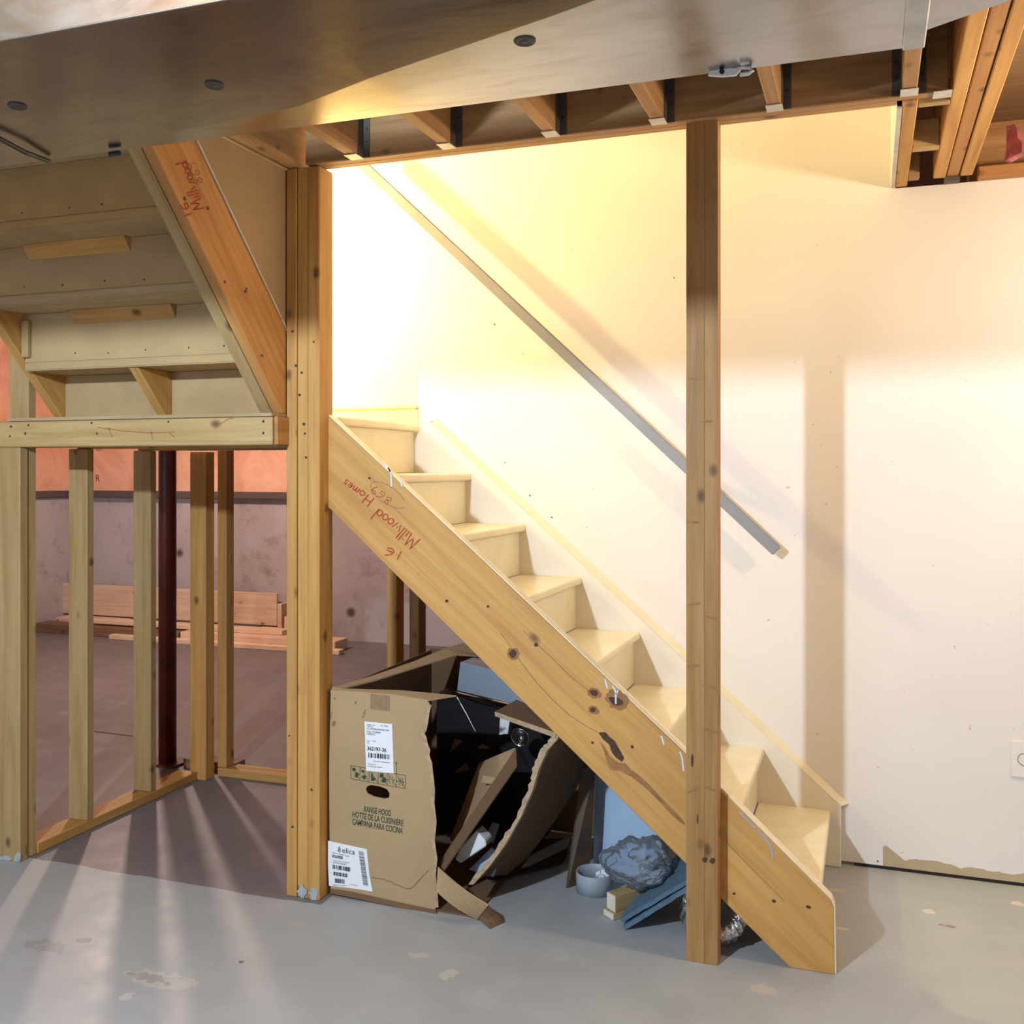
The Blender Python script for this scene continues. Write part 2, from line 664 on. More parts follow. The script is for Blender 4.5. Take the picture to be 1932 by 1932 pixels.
def mat_foil():
    m, nt, b = newmat('crinkled_foil')
    v = coords(nt, (1, 1, 1))
    g = noisef(nt, v, 60, 4, .7)
    b.inputs['Base Color'].default_value = (.75, .75, .77, 1)
    b.inputs['Metallic'].default_value = 1
    b.inputs['Roughness'].default_value = .22
    bump(nt, b, g, .8, .01)
    return m


def mat_bag():
    m, nt, b = newmat('clear_plastic_film')
    out = nt.nodes['Material Output']
    tr = nt.nodes.new('ShaderNodeBsdfTransparent')
    tr.inputs[0].default_value = (.74, .78, .82, 1)
    mx = nt.nodes.new('ShaderNodeMixShader')
    fr = nt.nodes.new('ShaderNodeFresnel')
    fr.inputs[0].default_value = 1.5
    b.inputs['Base Color'].default_value = (.55, .60, .65, 1)
    b.inputs['Specular IOR Level'].default_value = 1.0
    b.inputs['Roughness'].default_value = .18
    f = mth(nt, 'ADD', fr.outputs[0], .10, True)
    bump(nt, b, noisef(nt, coords(nt, (1, 1, 1)), 14, 2, .5, 1.0), .6, .02)
    nt.links.new(f, mx.inputs[0])
    nt.links.new(tr.outputs[0], mx.inputs[1])
    nt.links.new(b.outputs[0], mx.inputs[2])
    nt.links.new(mx.outputs[0], out.inputs[0])
    return m


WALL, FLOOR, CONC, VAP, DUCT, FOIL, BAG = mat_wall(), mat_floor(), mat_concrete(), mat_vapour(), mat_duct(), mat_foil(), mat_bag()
SUBF = wood('subfloor_board', (.30, .19, .10), (.24, .15, .075), (.17, .10, .05), 0)

# ------------------------------------------------------------------ measured planes
YW = 3.755          # face of the white wall
ZJ = 2.385          # underside of the joists
ZT = ZJ + 0.235     # top of the joists
YS = 2.925          # outer face of the near stringer
YI = 3.717          # face of the wall-side stringer
RISE, RUN = 0.1977, 0.2268
XN1 = -0.129        # nosing of the first tread
ZL = RISE * 8       # landing

# ------------------------------------------------------------------ structure
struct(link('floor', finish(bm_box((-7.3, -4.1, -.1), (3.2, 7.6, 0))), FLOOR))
# subfloor over the basement, open above the two stair flights
OPX0, OPX1 = -2.86, .085
cl = thing('ceiling', '', '')
for k in ('label', 'category'):
    del cl[k]
struct(cl)
for lo, hi in (((-7.3, -4.1), (OPX0, 7.6)), ((OPX1, -4.1), (3.2, 3.86)), ((OPX0, -4.1), (-1.83, .9)), ((-1.83, -4.1), (OPX1, 2.925)), ((OPX0, 3.86), (3.2, 7.6))):
    board('subfloor_sheet', SUBF, (lo[0], lo[1], ZT), (hi[0], hi[1], ZT + .02), parent=cl, bevel=0)

# white wall beside the stairs: cut along the stringer, rising into the stairwell left of the opening edge
sk0, sk1 = at(814, 799, 'y', YI), at(1587, 1521, 'y', YI)
slope = (sk1.z - sk0.z) / (sk1.x - sk0.x)
wall_pts = [(sk1.x - .03, YW, .012), (3.0, YW, .012), (3.0, YW, 2.378), (.086, YW, 2.378), (.086, YW, 4.2), (-2.87, YW, 4.2), (-2.87, YW, ZL - .1), (-1.80, YW, ZL - .1), (-1.70, YW, sk0.z - .16), (sk1.x - .03, YW, .12)]
wo = solid('wall_back', WALL, wall_pts, (0, .012, 0), X=(1, 0, 0))
# keep the wall's local axes equal to the world's, so its paint pattern is in metres
me = wo.data
Mw = wo.matrix_basis.copy()
me.transform(Mw)
wo.matrix_basis = Matrix.Identity(4)
struct(wo)
struct(board('wall_far', CONC, (-6.95, 7.30, 0), (3.2, 7.5, 1.16), bevel=0))
struct(board('wall_left', CONC, (-7.1, -4.1, 0), (-6.85, 7.5, 1.16), 'y', bevel=0))
struct(board('wall_far_upper', VAP, (-6.95, 7.40, 1.16), (3.2, 7.5, ZT), bevel=0))
struct(board('wall_left_upper', VAP, (-7.1, -4.1, 1.16), (-6.95, 7.5, ZT), 'y', bevel=0))
SILL = plain('sill_gasket', (.10, .075, .07), .7)
struct(board('trim_1', SILL, (-6.85, 7.22, 1.15), (3.2, 7.40, 1.205), bevel=.004))
struct(board('trim_2', SILL, (-6.95, -4.0, 1.15), (-6.80, 7.22, 1.205), 'y', bevel=.004))
struct(board('wall_front', CONC, (-7.1, -4.1, 0), (3.2, -3.9, ZT), bevel=0))
struct(board('wall_right', WALL, (3.0, -4.1, 0), (3.2, 7.5, ZT), 'y', bevel=0))
# stairwell shaft above (drywall seen only through the opening and by its bounce)
SHAFT = plain('stairwell_drywall', (.78, .72, .62), .8)
struct(solid('wall_stairwell_left', SHAFT, [(-2.842, 2.99, ZL), (-2.842, YW, ZL), (-2.842, YW, 4.2), (-2.842, .9, 4.2), (-2.842, .9, 3.4), (-2.842, 2.1, 2.5)], (-.010, 0, 0), X=(0, 1, 0)))
struct(board('wall_stairwell_front', SHAFT, (-1.72, 2.926, ZT + .02), (.10, 2.938, 4.2), 'z', bevel=0))
struct(board('wall_stairwell_right', SHAFT, (.071, 2.926, ZJ), (.083, YW, 4.2), 'z', bevel=0))
struct(board('ceiling_stairwell', SHAFT, (-2.87, .9, 4.2), (.10, 3.77, 4.22), bevel=0))
struct(board('wall_stairwell_end', SHAFT, (-2.87, .88, ZT + .02), (-1.72, .90, 4.2), 'z', bevel=0))
# moulded skirting on the landing
bb0, bb1 = at(633, 790, 'y', 3.743), at(787, 764, 'y', 3.743)
struct(board('baseboard_back', TRIMW, (-2.85, 3.741, ZL), (bb1.x, YW, ZL + .062), bevel=.001))
struct(board('trim_3', TRIMW, (-2.85, 3.736, ZL + .062), (bb1.x, YW, ZL + .085), bevel=.006, seg=3))
# black strip standing in for the shadow under the drywall edge, right of the stairs
struct(board('gap_shade_strip', BLACK, (-.05, YW + .002, 0), (3.0, YW + .010, .012), bevel=0))

# ------------------------------------------------------------------ lower staircase
st = thing('staircase', 'cream painted stairs climbing along the white wall from the floor to the landing', 'stairs', (-.9, 3.3, 0))
near = [(633, 784), (908, 1055), (1288, 1417), (1567, 1698), (1573, 1712), (1575, 1840), (1491, 1824), (625, 957)]
npts = [at(px, py, 'y', YS) for px, py in near]
npts[5].z = 0
npts[6].z = 0
xl = -1.681
npts[0] = Vector((xl, YS, npts[0].z))
npts[7] = Vector((xl, YS, npts[7].z))
sdir = (npts[2] - npts[0]).normalized()
ns = solid('stringer', W_STRING, npts, (0, .038, 0), X=sdir, parent=st, bevel=.002)
plabel(ns, 'bare knotty pine outer stringer with red crayon writing')
# painted upper edge and foot of the bare stringer
off = Vector((0, 0, .0012))
cap = []
e0, e1, e2, e3 = npts[0], npts[3], npts[4], npts[5]
prof = [e0, npts[1], npts[2], e1, e2, e3]
rowa = [p + Vector((.0015, .003, .0015)) for p in prof]
rowb = [p + Vector((.0015, .039, .0015)) for p in prof]
co = sheet('painted_edge', CREAM, [rowa, rowb], .003, parent=ns)
plabel(co, 'cream painted top edge of the outer stringer')
wp = [sk0 + Vector((0, 0, .0)), Vector((XN1 - 7 * RUN, YI, sk0.z)), Vector((XN1 - 7 * RUN, YI, ZL - .032)), Vector((-1.757, YI, ZL - .032)), Vector((-1.757, YI, ZL - .24)), Vector((-.30, YI, 0)), Vector((sk1.x, YI, 0)), sk1]
ws = solid('stringer', SKIRT, wp, (0, .037, 0), X=(sk1 - sk0).normalized(), parent=st, bevel=.003)
plabel(ws, 'white painted stringer fixed to the white wall')
cf0, cf1 = at(823, 788, 'y', YW - .001), at(1602, 1516, 'y', YW - .001)
rows_ = [[sk0, sk1], [cf0, cf1], [Vector((sk0.x, YW - .001, sk0.z)), Vector((sk1.x, YW - .001, sk1.z))]]
bm = bmesh.new()
A3 = [bm.verts.new(r_[0]) for r_ in rows_]
B3 = [bm.verts.new(r_[1]) for r_ in rows_]
bm.faces.new(A3)
bm.faces.new(B3[::-1])
for i in range(3):
    bm.faces.new((A3[i], B3[i], B3[(i + 1) % 3], A3[(i + 1) % 3]))
link('sloped_cap', finish(bm), CREAM, ws)
board('level_cap', CREAM, (XN1 - 7 * RUN, YI, sk0.z), (sk0.x, YW - .0005, sk0.z + .012), 'x', ws, .002)
Y0, Y1 = YS + .0385, YI - .0005


def tread_mesh(x0, x1, z, t=.030):
    bm = bm_box((x0, Y0, z - t), (x1, Y1, z))
    ed = [e for e in bm.edges if all(abs(v.co.x - x1) < 1e-6 for v in e.verts) and abs(e.verts[0].co.z - e.verts[1].co.z) < 1e-6]
    bmesh.ops.bevel(bm, geom=ed, offset=.011, segments=4, affect='EDGES', profile=.5)
    me = finish(bm)
    for p in me.polygons:
        p.use_smooth = False
    return me


for k in range(1, 9):
    xn, z = XN1 - RUN * (k - 1), RISE * k
    link('tread', tread_mesh(xn - RUN - .02 if k < 8 else xn - .044, xn, z), CREAM, st)
    bm = bm_box((xn - .041, Y0, z - RISE + (.001 if k > 1 else .001)), (xn - .024, Y1, z - .030))
    link('riser', finish(bm, .001), CREAM, st)

# knots and the cracked knot drawn into the stringer face
KN = plain('dark_knot', (.075, .032, .014), .7, 0, .4, 60)
KN2 = plain('brown_knot_halo', (.36, .165, .05), .7, 0, .3, 30)


def blob(px, py, rx, ry, ang, plane, v, N, mat, name, parent, lift=.0007, jag=.16, n=22):
    c = at(px, py, plane, v)
    pts = []
    for k in range(n):
        a = 2 * math.pi * k / n
        q = 1 + random.uniform(-jag, jag)
        dx, dy = rx * q * math.cos(a), ry * q * math.sin(a)
        pts.append(at(px + dx * math.cos(ang) - dy * math.sin(ang), py + dx * math.sin(ang) + dy * math.cos(ang), plane, v))
    bm = bmesh.new()
    Nn = Vector(N)
    bm.faces.new([bm.verts.new(p - c + Nn * lift) for p in pts])
    me = bpy.data.meshes.new('m')
    bm.to_mesh(me)
    bm.free()
    return link(name, me, mat, parent, Matrix.Translation(c))


SF = (0, -1, 0)
for (px, py, rx, ry) in ((968, 1234, 13, 12), (1121, 1308, 14, 10), (1164, 1320, 24, 17), (1120, 1339, 11, 8)):
    blob(px, py, rx, ry, .5, 'y', YS, SF, KN2, 'knot', ns, .0005)
for (px, py, rx, ry) in ((968, 1233, 7, 8), (1012, 1216, 4, 4), (1121, 1307, 8, 6), (1162, 1323, 14, 7), (1119, 1339, 5, 5), (1193, 1409, 3, 3), (1118, 1401, 2.5, 2.5), (921, 1144, 2.5, 2.5), (843, 1134, 3, 3), (1460, 1700, 4, 3), (1525, 1711, 5, 3), (1385, 1686, 3, 2.5), (697, 902, 3, 2)):
    blob(px, py, rx, ry, .4, 'y', YS, SF, KN, 'knot', ns, .0009)
# the long cracked knot with its running dark grain
crk = [(1129, 1382), (1142, 1381), (1150, 1390), (1160, 1398), (1168, 1412), (1178, 1430), (1174, 1437), (1163, 1430), (1155, 1420), (1149, 1404), (1138, 1395)]
bm = bmesh.new()
c0 = at(1150, 1405, 'y', YS)
bm.faces.new([bm.verts.new(at(x, y, 'y', YS) - c0 + Vector((0, -.0010, 0))) for x, y in crk])
me = bpy.data.meshes.new('m'); bm.to_mesh(me); bm.free()
plabel(link('knot', me, KN, ns, Matrix.Translation(c0)), 'long cracked knot in the outer stringer')
hal = [(1132, 1398), (1142, 1410), (1150, 1425), (1165, 1438), (1180, 1440), (1190, 1452), (1205, 1462), (1225, 1480), (1250, 1508), (1280, 1538), (1292, 1552), (1292, 1558), (1270, 1540), (1240, 1508), (1215, 1484), (1192, 1466), (1170, 1455), (1152, 1452), (1146, 1440), (1142, 1425)]
bm = bmesh.new()
bm.faces.new([bm.verts.new(at(x, y, 'y', YS) - c0 + Vector((0, -.0006, 0))) for x, y in hal])
me = bpy.data.meshes.new('m'); bm.to_mesh(me); bm.free()
link('knot', me, KN2, ns, Matrix.Translation(c0))
for L in (
    [(945, 1195), (960, 1215), (985, 1252), (1010, 1285), (1040, 1318), (1075, 1350), (1110, 1372), (1128, 1382)],
    [(988, 1190), (1010, 1212), (1040, 1240), (1075, 1275), (1100, 1295), (1115, 1305)],
    [(1372, 1590), (1400, 1620), (1440, 1660), (1480, 1700)]):
    ribbon('grain_line', KN2, [[at(x, y, 'y', YS) for x, y in L]], SF, .0022, ns)
# paint runs down the outer face
drips = [[(733, 882), (738, 895), (739, 918)], [(726, 876), (733, 884), (737, 890)], [(755, 902), (759, 918)], [(1142, 1282), (1146, 1299)], [(1156, 1294), (1162, 1306), (1162, 1328)], [(1166, 1302), (1163, 1310)], [(1248, 1388), (1253, 1405)], [(1283, 1418), (1287, 1430), (1290, 1455)], [(1395, 1533), (1425, 1562)], [(1428, 1565), (1445, 1583), (1457, 1600)], [(1456, 1598), (1458, 1620)]]
for i, L in enumerate(drips):
    plabel(ribbon('paint_drip', DRIP if i < 8 else DRIP2, [[at(x, y, 'y', YS) for x, y in L]], SF, .0052, ns, .0012), 'pale paint run on the outer stringer')

# crayon lettering
G = {'M': [[(0, 0), (.08, .5), (.16, 1), (.38, .35), (.46, .3), (.66, 1), (.8, 0)]], 'i': [[(.05, 0), (.08, .5)], [(.1, .72), (.12, .77)]], 'l': [[(0, 0), (.08, 1)]],
     'w': [[(0, .5), (.12, .02), (.28, .42), (.42, .02), (.6, .5)]], 'o': [[(.2 + .2 * math.cos(a * .628), .22 + .22 * math.sin(a * .628)) for a in range(11)]],
     'd': [[(.2 + .2 * math.cos(a * .628), .22 + .22 * math.sin(a * .628)) for a in range(11)], [(.42, 0), (.5, 1)]],
     'H': [[(0, 0), (.08, 1)], [(.5, 0), (.58, 1)], [(.02, .5), (.56, .52)]],
     'm': [[(0, 0), (.04, .45), (.18, .45), (.22, 0)], [(.22, .1), (.3, .45), (.42, .45), (.46, 0)]],
     'e': [[(0, .22), (.3, .24), (.25, .42), (.08, .42), (0, .2), (.1, .02), (.3, .06)]],
     's': [[(.25, .42), (.05, .4), (.08, .25), (.25, .18), (.2, 0), (0, .04)]],
     '1': [[(0, 0), (.06, 1)]], '6': [[(.42, .95), (.15, .7), (.02, .3), (.15, .02), (.38, .1), (.38, .35), (.1, .4)]],
     '8': [[(.3, .5), (.08, .72), (.18, .98), (.38, .85), (.3, .5), (.05, .25), (.18, 0), (.42, .2), (.3, .5)]],
     '9': [[(.38, .7), (.15, .55), (.05, .8), (.2, 1), (.4, .85), (.36, .3), (.25, 0)]], '(': [[(.2, 1.1), (.02, .5), (.2, -.1)]], ')': [[(0, 1.1), (.18, .5), (0, -.1)]]}
GW = {'M': .95, 'i': .28, 'l': .22, 'w': .72, 'o': .52, 'd': .62, 'H': .75, 'm': .6, 'e': .42, 's': .4, '1': .3, '6': .5, '8': .55, '9': .5, '(': .35, ')': .3}


def handwrite(name, s, mat, p0, p1, hpx, plane, v, N, width, parent):
    """single stroke writing; p0 to p1 is the baseline in the photograph, letters stand hpx tall on its left"""
    tot = sum(GW[c] for c in s)
    dx, dy = (p1[0] - p0[0]) / tot, (p1[1] - p0[1]) / tot
    L = math.hypot(p1[0] - p0[0], p1[1] - p0[1])
    ux, uy = (p1[1] - p0[1]) / L * hpx, -(p1[0] - p0[0]) / L * hpx
    out, x = [], 0
    for c in s:
        for st_ in G[c]:
            out.append([at(p0[0] + dx * (x + a) + ux * b, p0[1] + dy * (x + a) + uy * b, plane, v) for a, b in st_])
        x += GW[c]
    return ribbon(name, mat, out, N, width, parent, .0013)


handwrite('crayon_writing', 'Millwood', REDPEN, (793, 1017), (712, 957), 26, 'y', YS, SF, .0042, ns)
handwrite('crayon_writing', 'Homes', REDPEN, (706, 940), (650, 902), 20, 'y', YS, SF, .0042, ns)
handwrite('crayon_writing', '16', REDPEN, (757, 1040), (728, 1031), 17, 'y', YS, SF, .004, ns)
handwrite('pencil_writing', '869', REDPEN, (742, 943), (706, 914), 15, 'y', YS, SF, .0022, ns)
ribbon('pencil_writing', GREYPEN, [[at(732 + 38 * math.cos(a * .26) * .82 - 16 * math.sin(a * .26) * .57, 934 + 38 * math.cos(a * .26) * .57 + 16 * math.sin(a * .26) * .82, 'y', YS) for a in range(23)]], SF, .0018, ns)

# ------------------------------------------------------------------ handrail
r0, r1 = at(694, 320, 'y', 3.685), at(1466, 1040, 'y', 3.685)
rd = (r1 - r0).normalized()
ra, rb = r0 - rd * .35, r1
hr = thing('handrail', 'straight grey painted handrail sloping down the white wall above the stairs', 'handrail', r1)
Mr = frame((ra + rb) / 2, rd, (0, -1, 0))
L = (rb - ra).length
link('rail', finish(bm_box((-L / 2, -.020, -.011), (L / 2, .020, .011)), .003, 2), RAILP, hr, Mr)
for q in (.05, .852):
    p = ra + (rb - ra) * q
    board('bracket', RAILP, (p.x - .012, p.y + .017, p.z - .012), (p.x + .012, YW, p.z + .012), 'y', hr, .002)

# ------------------------------------------------------------------ posts and header
PF = 2.868
pl, pr_ = at(1294.5, 1810, 'y', PF), at(1354.5, 1810, 'y', PF)
pst = thing('support_post', 'doubled timber post standing in front of the stairs under the header', 'post', ((pl.x + pr_.x) / 2, PF, 0))
mid = at(1329, 1300, 'y', PF).x
board('ply', W_POST, (pl.x, PF, 0), (mid - .0002, YS - .001, ZJ), 'z', pst, .001)
board('ply', W_POST, (mid + .0002, PF + .0003, 0), (pr_.x, YS - .001, ZJ), 'z', pst, .001)
for (px, py, rx, ry) in ((1330, 1622, 5, 5), (1344, 1624, 5, 6), (1316, 1545, 1.5, 10), (1306, 1435, 2, 12)):
    blob(px, py, rx, ry, 0, 'y', PF, SF, KN, 'knot', pst.children[0], .0012)
for (px, py, a) in ((1310, 715, .15), (1335, 795, -.1), (1309, 1140, -.2), (1340, 1165, .3), (1308, 1256, -.1), (1338, 1295, .2), (1309, 985, 0), (1338, 1378, .25), (1310, 1490, -.35), (1340, 1488, .35), (1312, 545, 0)):
    blob(px, py, 12, 2.5, a, 'y', PF, SF, KN2, 'knot', pst.children[0], .0011, .3)

tl, t1, t2, tr = [at(px, 1690, 'y', 2.867).x for px in (540, 559.5, 580, 602)]
tri = thing('triple_stud', 'triple stud post between the landing frame and the cardboard box', 'post', ((tl + tr) / 2, 2.9, 0))
for a, b_, dz in ((tl, t1, 0), (t1 + .001, t2, .003), (t2 + .001, tr, .001)):
    board('ply', W_STUD, (a, 2.867 + dz, 0), (b_, 2.956, ZJ), 'z', tri, .003)
BLUEP = plain('grey_floor_paint_smear', (.40, .43, .46), .6, 0, .2, 30)
for (px, py, rx, ry) in ((570, 1682, 8, 12), (593, 1685, 9, 11)):
    blob(px, py, rx, ry, 0, 'y', 2.867, SF, BLUEP, 'paint_smear', tri.children[1], .0012, .3)
dots('nail', NAIL, [at(x, y, 'y', 2.867) for x, y in ((552, 625), (592, 645), (573, 800), (575, 818), (577, 863), (565, 745), (558, 690), (588, 1490), (546, 1388), (569, 703), (596, 520), (552, 1560))], SF, .004, tri.children[1], 7, .0015)

hd = thing('stair_header', 'doubled timber header carrying the joists in front of the stairwell', 'beam', (-.7, 2.89, ZJ))
board('ply', W_BEAM, (-1.722, 2.850, ZJ), (.196, 2.8872, ZT), 'x', hd, .003)
board('ply', W_BEAM, (-1.722, 2.8878, ZJ + .001), (.070, 2.925, ZT), 'x', hd, .003)

tb = thing('trimmer_beam', 'doubled trimmer beam over the brown drywall, resting on the triple stud', 'beam', (-1.8, 2.4, ZJ))
board('ply', W_BEAM, (-1.836, .9, ZJ), (-1.799, 2.956, ZT), 'y', tb, .003)
board('ply', W_BEAM, (-1.798, .9, ZJ + .001), (-1.760, 2.956, ZT), 'y', tb, .003)

# ------------------------------------------------------------------ floor joists with hangers
ordn = ['nearest the triple stud', 'second from the triple stud', 'third from the triple stud', 'fourth from the triple stud', 'just right of the support post', 'beside the tripled beam']


def joist(xc, y0, y1, label, hang=True, mat=W_BEAM):
    t = thing('floor_joist', label, 'joist', (xc, (y0 + y1) / 2, ZJ), 'floor joists hung on the header')
    jb = board('plank', mat, (xc - .019, y0, ZJ), (xc + .019, y1, ZT), 'y', t, .003)
    if not hang:
        del t['group']
    if hang:
        g = thing('hanger', '', '')
        bm = bmesh.new()
        for lo, hi in (((xc - .022, y1 - .055, ZJ - .0035), (xc + .022, y1 - .001, ZJ - .0015)), ):
            b2 = bm_box(lo, hi)
            me_ = bpy.data.meshes.new('q'); b2.to_mesh(me_); b2.free()
            bm.from_mesh(me_); bpy.data.meshes.remove(me_)
        bpy.data.objects.remove(g)
        h = link('hanger', finish(bm), HANG, t)
        plabel(h, 'pale metal hanger seat under the joist end')
        bm = bmesh.new()
        for sx_ in ((1,) if xc < 0 else (-1, 1)):
            for lo, hi in (((.0192, -.040, -.003), (.0210, -.001, .165)), ((.0192, -.0025, 0), (.042, -.0008, .165))):
                xa, xb = sorted((xc + sx_ * lo[0], xc + sx_ * hi[0]))
                b2 = bm_box((xa, y1 + lo[1], ZJ + lo[2]), (xb, y1 + hi[1], ZJ + hi[2]))
                me_ = bpy.data.meshes.new('q'); b2.to_mesh(me_); b2.free()
                bm.from_mesh(me_); bpy.data.meshes.remove(me_)
        fl = link('flange', finish(bm), HANGD, h)
        dots('nail', NAIL, [(xc + s * .032, y1 - .003, ZJ + z_) for s in ((1,) if xc < 0 else (1, -1)) for z_ in (.05, .09, .135)], (0, -1, 0), .005, h, 7, .002)
    return t


for i, xc in enumerate((-1.529, -1.213, -.881, -.563, -.243)):
    joist(xc, -3.9, 2.849, f'floor joist hung on the stair header, {ordn[i]}')
joist(.0985, -3.9, 2.849, 'floor joist hung on the stair header, beside the tripled beam')
t = thing('trimmer_joist', 'short joist with a drywall edge closing the stairwell opening, behind the header', 'joist', (.1, 3.3, ZJ))
board('plank', W_STUD, (.0845, 2.89, ZJ - .004), (.1235, YW - .002, ZT), 'y', t, .003)
plabel(board('drywall_edge', DRYE, (.0705, 2.926, ZJ - .006), (.0838, YW - .004, ZJ + .1), 'y', t, .001), 'white raw drywall edge')
lm = thing('tripled_beam', 'three joists nailed side by side at the ceiling, running to the wall', 'beam', (.27, 2, ZJ))
for a, dz in ((.204, 0), (.246, .004), (.288, .001)):
    board('ply', W_STUD if dz != .004 else W_ORANGE, (a, -3.9, ZJ + dz), (a + .0385, 3.70, ZT), 'y', lm, .003)
    lm.children[-1]
plabel(board('hanger', HANGD, (.240, 3.70, ZJ - .012), (.288, 3.742, ZJ + .02), 'x', lm, .001), 'steel angle at the wall end')
for i, (y0, zz, lab) in enumerate(((3.33, 0, 'flat timber block bridging the short joist and the tripled beam'), (3.66, .0, 'small timber block in the corner between short joist and wall'))):
    x1 = .2035 if i == 0 else .16
    o = board('block', W_PALE, (.124, y0, ZJ + zz), (x1, y0 + .042, ZJ + zz + .089), 'x', None, .003)
    o.name = 'timber_block'
    tag(o, lab, 'block')
o = board('timber_block', W_PALE, (.1236, 2.926, ZJ - .002), (.2035, 2.955, ZJ + .06), 'x', None, .003)
tag(o, 'timber block against the back of the header beside the tripled beam', 'block')
o = board('metal_plate', HANG, (.158, 2.836, ZJ - .004), (.2035, 2.890, ZJ - .002), 'x', None, 0)
tag(o, 'pale metal seat plate under the header end beside the tripled beam', 'bracket')
o = board('rim_board', W_BEAM, (.33, 3.90, ZJ), (3.0, 3.94, ZT), 'x', None)
tag(o, 'board closing the joist bays above the wall, right of the tripled beam', 'board')
o = board('wall_top_plate', W_ORANGE, (.129, YW + .0125, ZJ - .045), (3.0, YW + .102, ZJ - .003), 'x', None)
tag(o, 'orange timber plate along the top of the white wall', 'plate')
o = board('wall_ledger', W_ORANGE, (.345, 3.70, ZJ - .008), (3.0, 3.754, ZJ + .03), 'x', None)
tag(o, 'orange timber ledger along the top edge of the white wall', 'board')
joist(.80, -3.9, 3.69, 'floor joist to the right of the tripled beam', False)
ins = sheet('insulation_scrap', PINKINS, grid4((.43, 3.68, ZJ + .03), (.47, 3.60, ZJ + .03), (.46, 3.72, ZJ + .16), (.44, 3.74, ZJ + .16), 4, 4, lambda u, v: (random.uniform(-.006, .006),) * 3), .02)
tag(ins, 'torn scrap of pink insulation in the ceiling bay right of the tripled beam', 'insulation')

# ------------------------------------------------------------------ landing and framing below it
ld = thing('landing_platform', 'timber landing platform with a long edge board on top of the stud frame', 'platform', (-2.35, 3.2, 1.48))
zb0, zb1 = 1.478, 1.570
bx = at(513, 800, 'y', 2.79).x
fb = board('edge_board', W_PALE, (-2.985, 2.79, zb0), (bx, 2.828, zb1), 'x', ld, .004)
dots('nail', NAIL, [at(x, y, 'y', 2.79) for x, y in ((21, 805), (19, 823), (54, 802), (48, 818), (173, 798), (183, 818), (318, 796), (497, 795), (497, 817))], SF, .0045, fb, 7, .0015)
for L in ([(184, 806), (230, 813), (285, 817), (330, 815)], [(405, 810), (415, 800), (432, 790), (440, 775 + 14)], [(285, 812), (288, 830)], [(318, 815), (330, 826)], [(205, 808), (212, 825)]):
    ribbon('wood_check', KN2, [[at(x, y, 'y', 2.79) for x, y in L]], SF, .003, fb)
board('joist_end', W_ORANGE, (bx + .016, 2.797, zb0), (tl - .002, 2.90, zb1), 'y', ld, .003)
board('joist_end', W_OLD, (bx + .001, 2.80, zb0), (bx + .015, 2.90, zb1), 'y', ld, 0)
pd = solid('deck', PLY, [(-2.90, 2.784, zb1 + .0005), (tl - .002, 2.784, zb1 + .0005), (tl - .002, 2.958, zb1 + .0005), (XN1 - 7 * RUN - .045, 2.965, zb1 + .0005), (XN1 - 7 * RUN - .045, YW, zb1 + .0005), (-2.85, YW, zb1 + .0005)], (0, 0, ZL - zb1 - .001), X=(1, 0, 0), parent=ld)
for y0 in (3.15, 3.50):
    board('joist', W_STUD, (-2.93, y0, zb0), (-1.80, y0 + .038, zb1), 'x', ld)
board('joist', W_STUD, (-2.93, 2.90, zb0), (tl - .002, 2.938, zb1), 'x', ld)

GRP = 'studs framing the landing'


def stud(lo, hi, label, mat=W_STUD, group=GRP, name='wall_stud'):
    o = board(name, mat, lo, hi, 'z', None, .003)
    return tag(o, label, 'stud', group)


XR = -2.858
s1 = stud((-2.945, 2.79, 0), (-2.848, 2.828, zb0 - .001), 'pale front corner stud under the landing edge board, its foot smeared with paint', W_PALE)
blob(33, 1618, 5, 11, .5, 'y', 2.79, SF, BLUEP, 'paint_smear', s1, .0012, .35)
blob(12, 1619, 14, 4, .1, 'y', 2.79, SF, BLUEP, 'paint_smear', s1, .0012, .35)
stud((-2.945, 2.836, .0), (-2.855, 2.874, ZJ), 'tall stud behind the front left corner stud, rising past the landing', W_PALE)
for px0, px1, yy, lab in ((129, 164, 3.12, 'pale stud standing second along the floor plate under the landing'), (251, 284, 3.49, 'pale stud standing third along the floor plate under the landing')):
    xa, xb = at(px0, 1400, 'y', yy).x, at(px1, 1400, 'y', yy).x
    stud((xa, yy, .0385), (xb, yy + .038, zb0 - .001), lab, W_PALE)
xa, xb = at(358, 1400, 'y', 3.80).x, at(388, 1400, 'y', 3.80).x
stud((xa, 3.80, 0), (xb, 3.866, zb0 - .001), 'corner stud at the back of the landing frame where both floor plates meet', W_STUD)
xa, xb = at(410, 1400, 'y', 3.885).x, at(427, 1400, 'y', 3.885).x
stud((xa, 3.885, .0385), (xb, 3.945, 2.30), 'narrow stud on the back floor plate beside the corner stud', W_STUD)
o = board('floor_plate', W_STUD, (-2.947, 2.876, .0), (XR + .008, 3.80, .038), 'y', None, .003)
tag(o, 'floor plate on the concrete running back under the landing studs', 'plate')
bmz = o.data
o = board('floor_plate', W_STUD, (-2.80, 3.876, .0), (-.10, 3.964, .038), 'x', None, .003)
tag(o, 'floor plate along the back of the landing and stairs', 'plate')
G2 = 'studs behind the stairs'
for px0, px1, lab, m in ((729, 748, 'stud behind the cardboard box, left one under the stair stringer', W_STUD), (772, 790, 'dark stud behind the cardboard box, right one under the stair stringer', W_BEAM)):
    xa, xb = at(px0, 1150, 'y', 3.885).x, at(px1, 1150, 'y', 3.885).x
    stud((xa, 3.885, .0385), (xb, 3.96, 2.30), lab, m, G2)
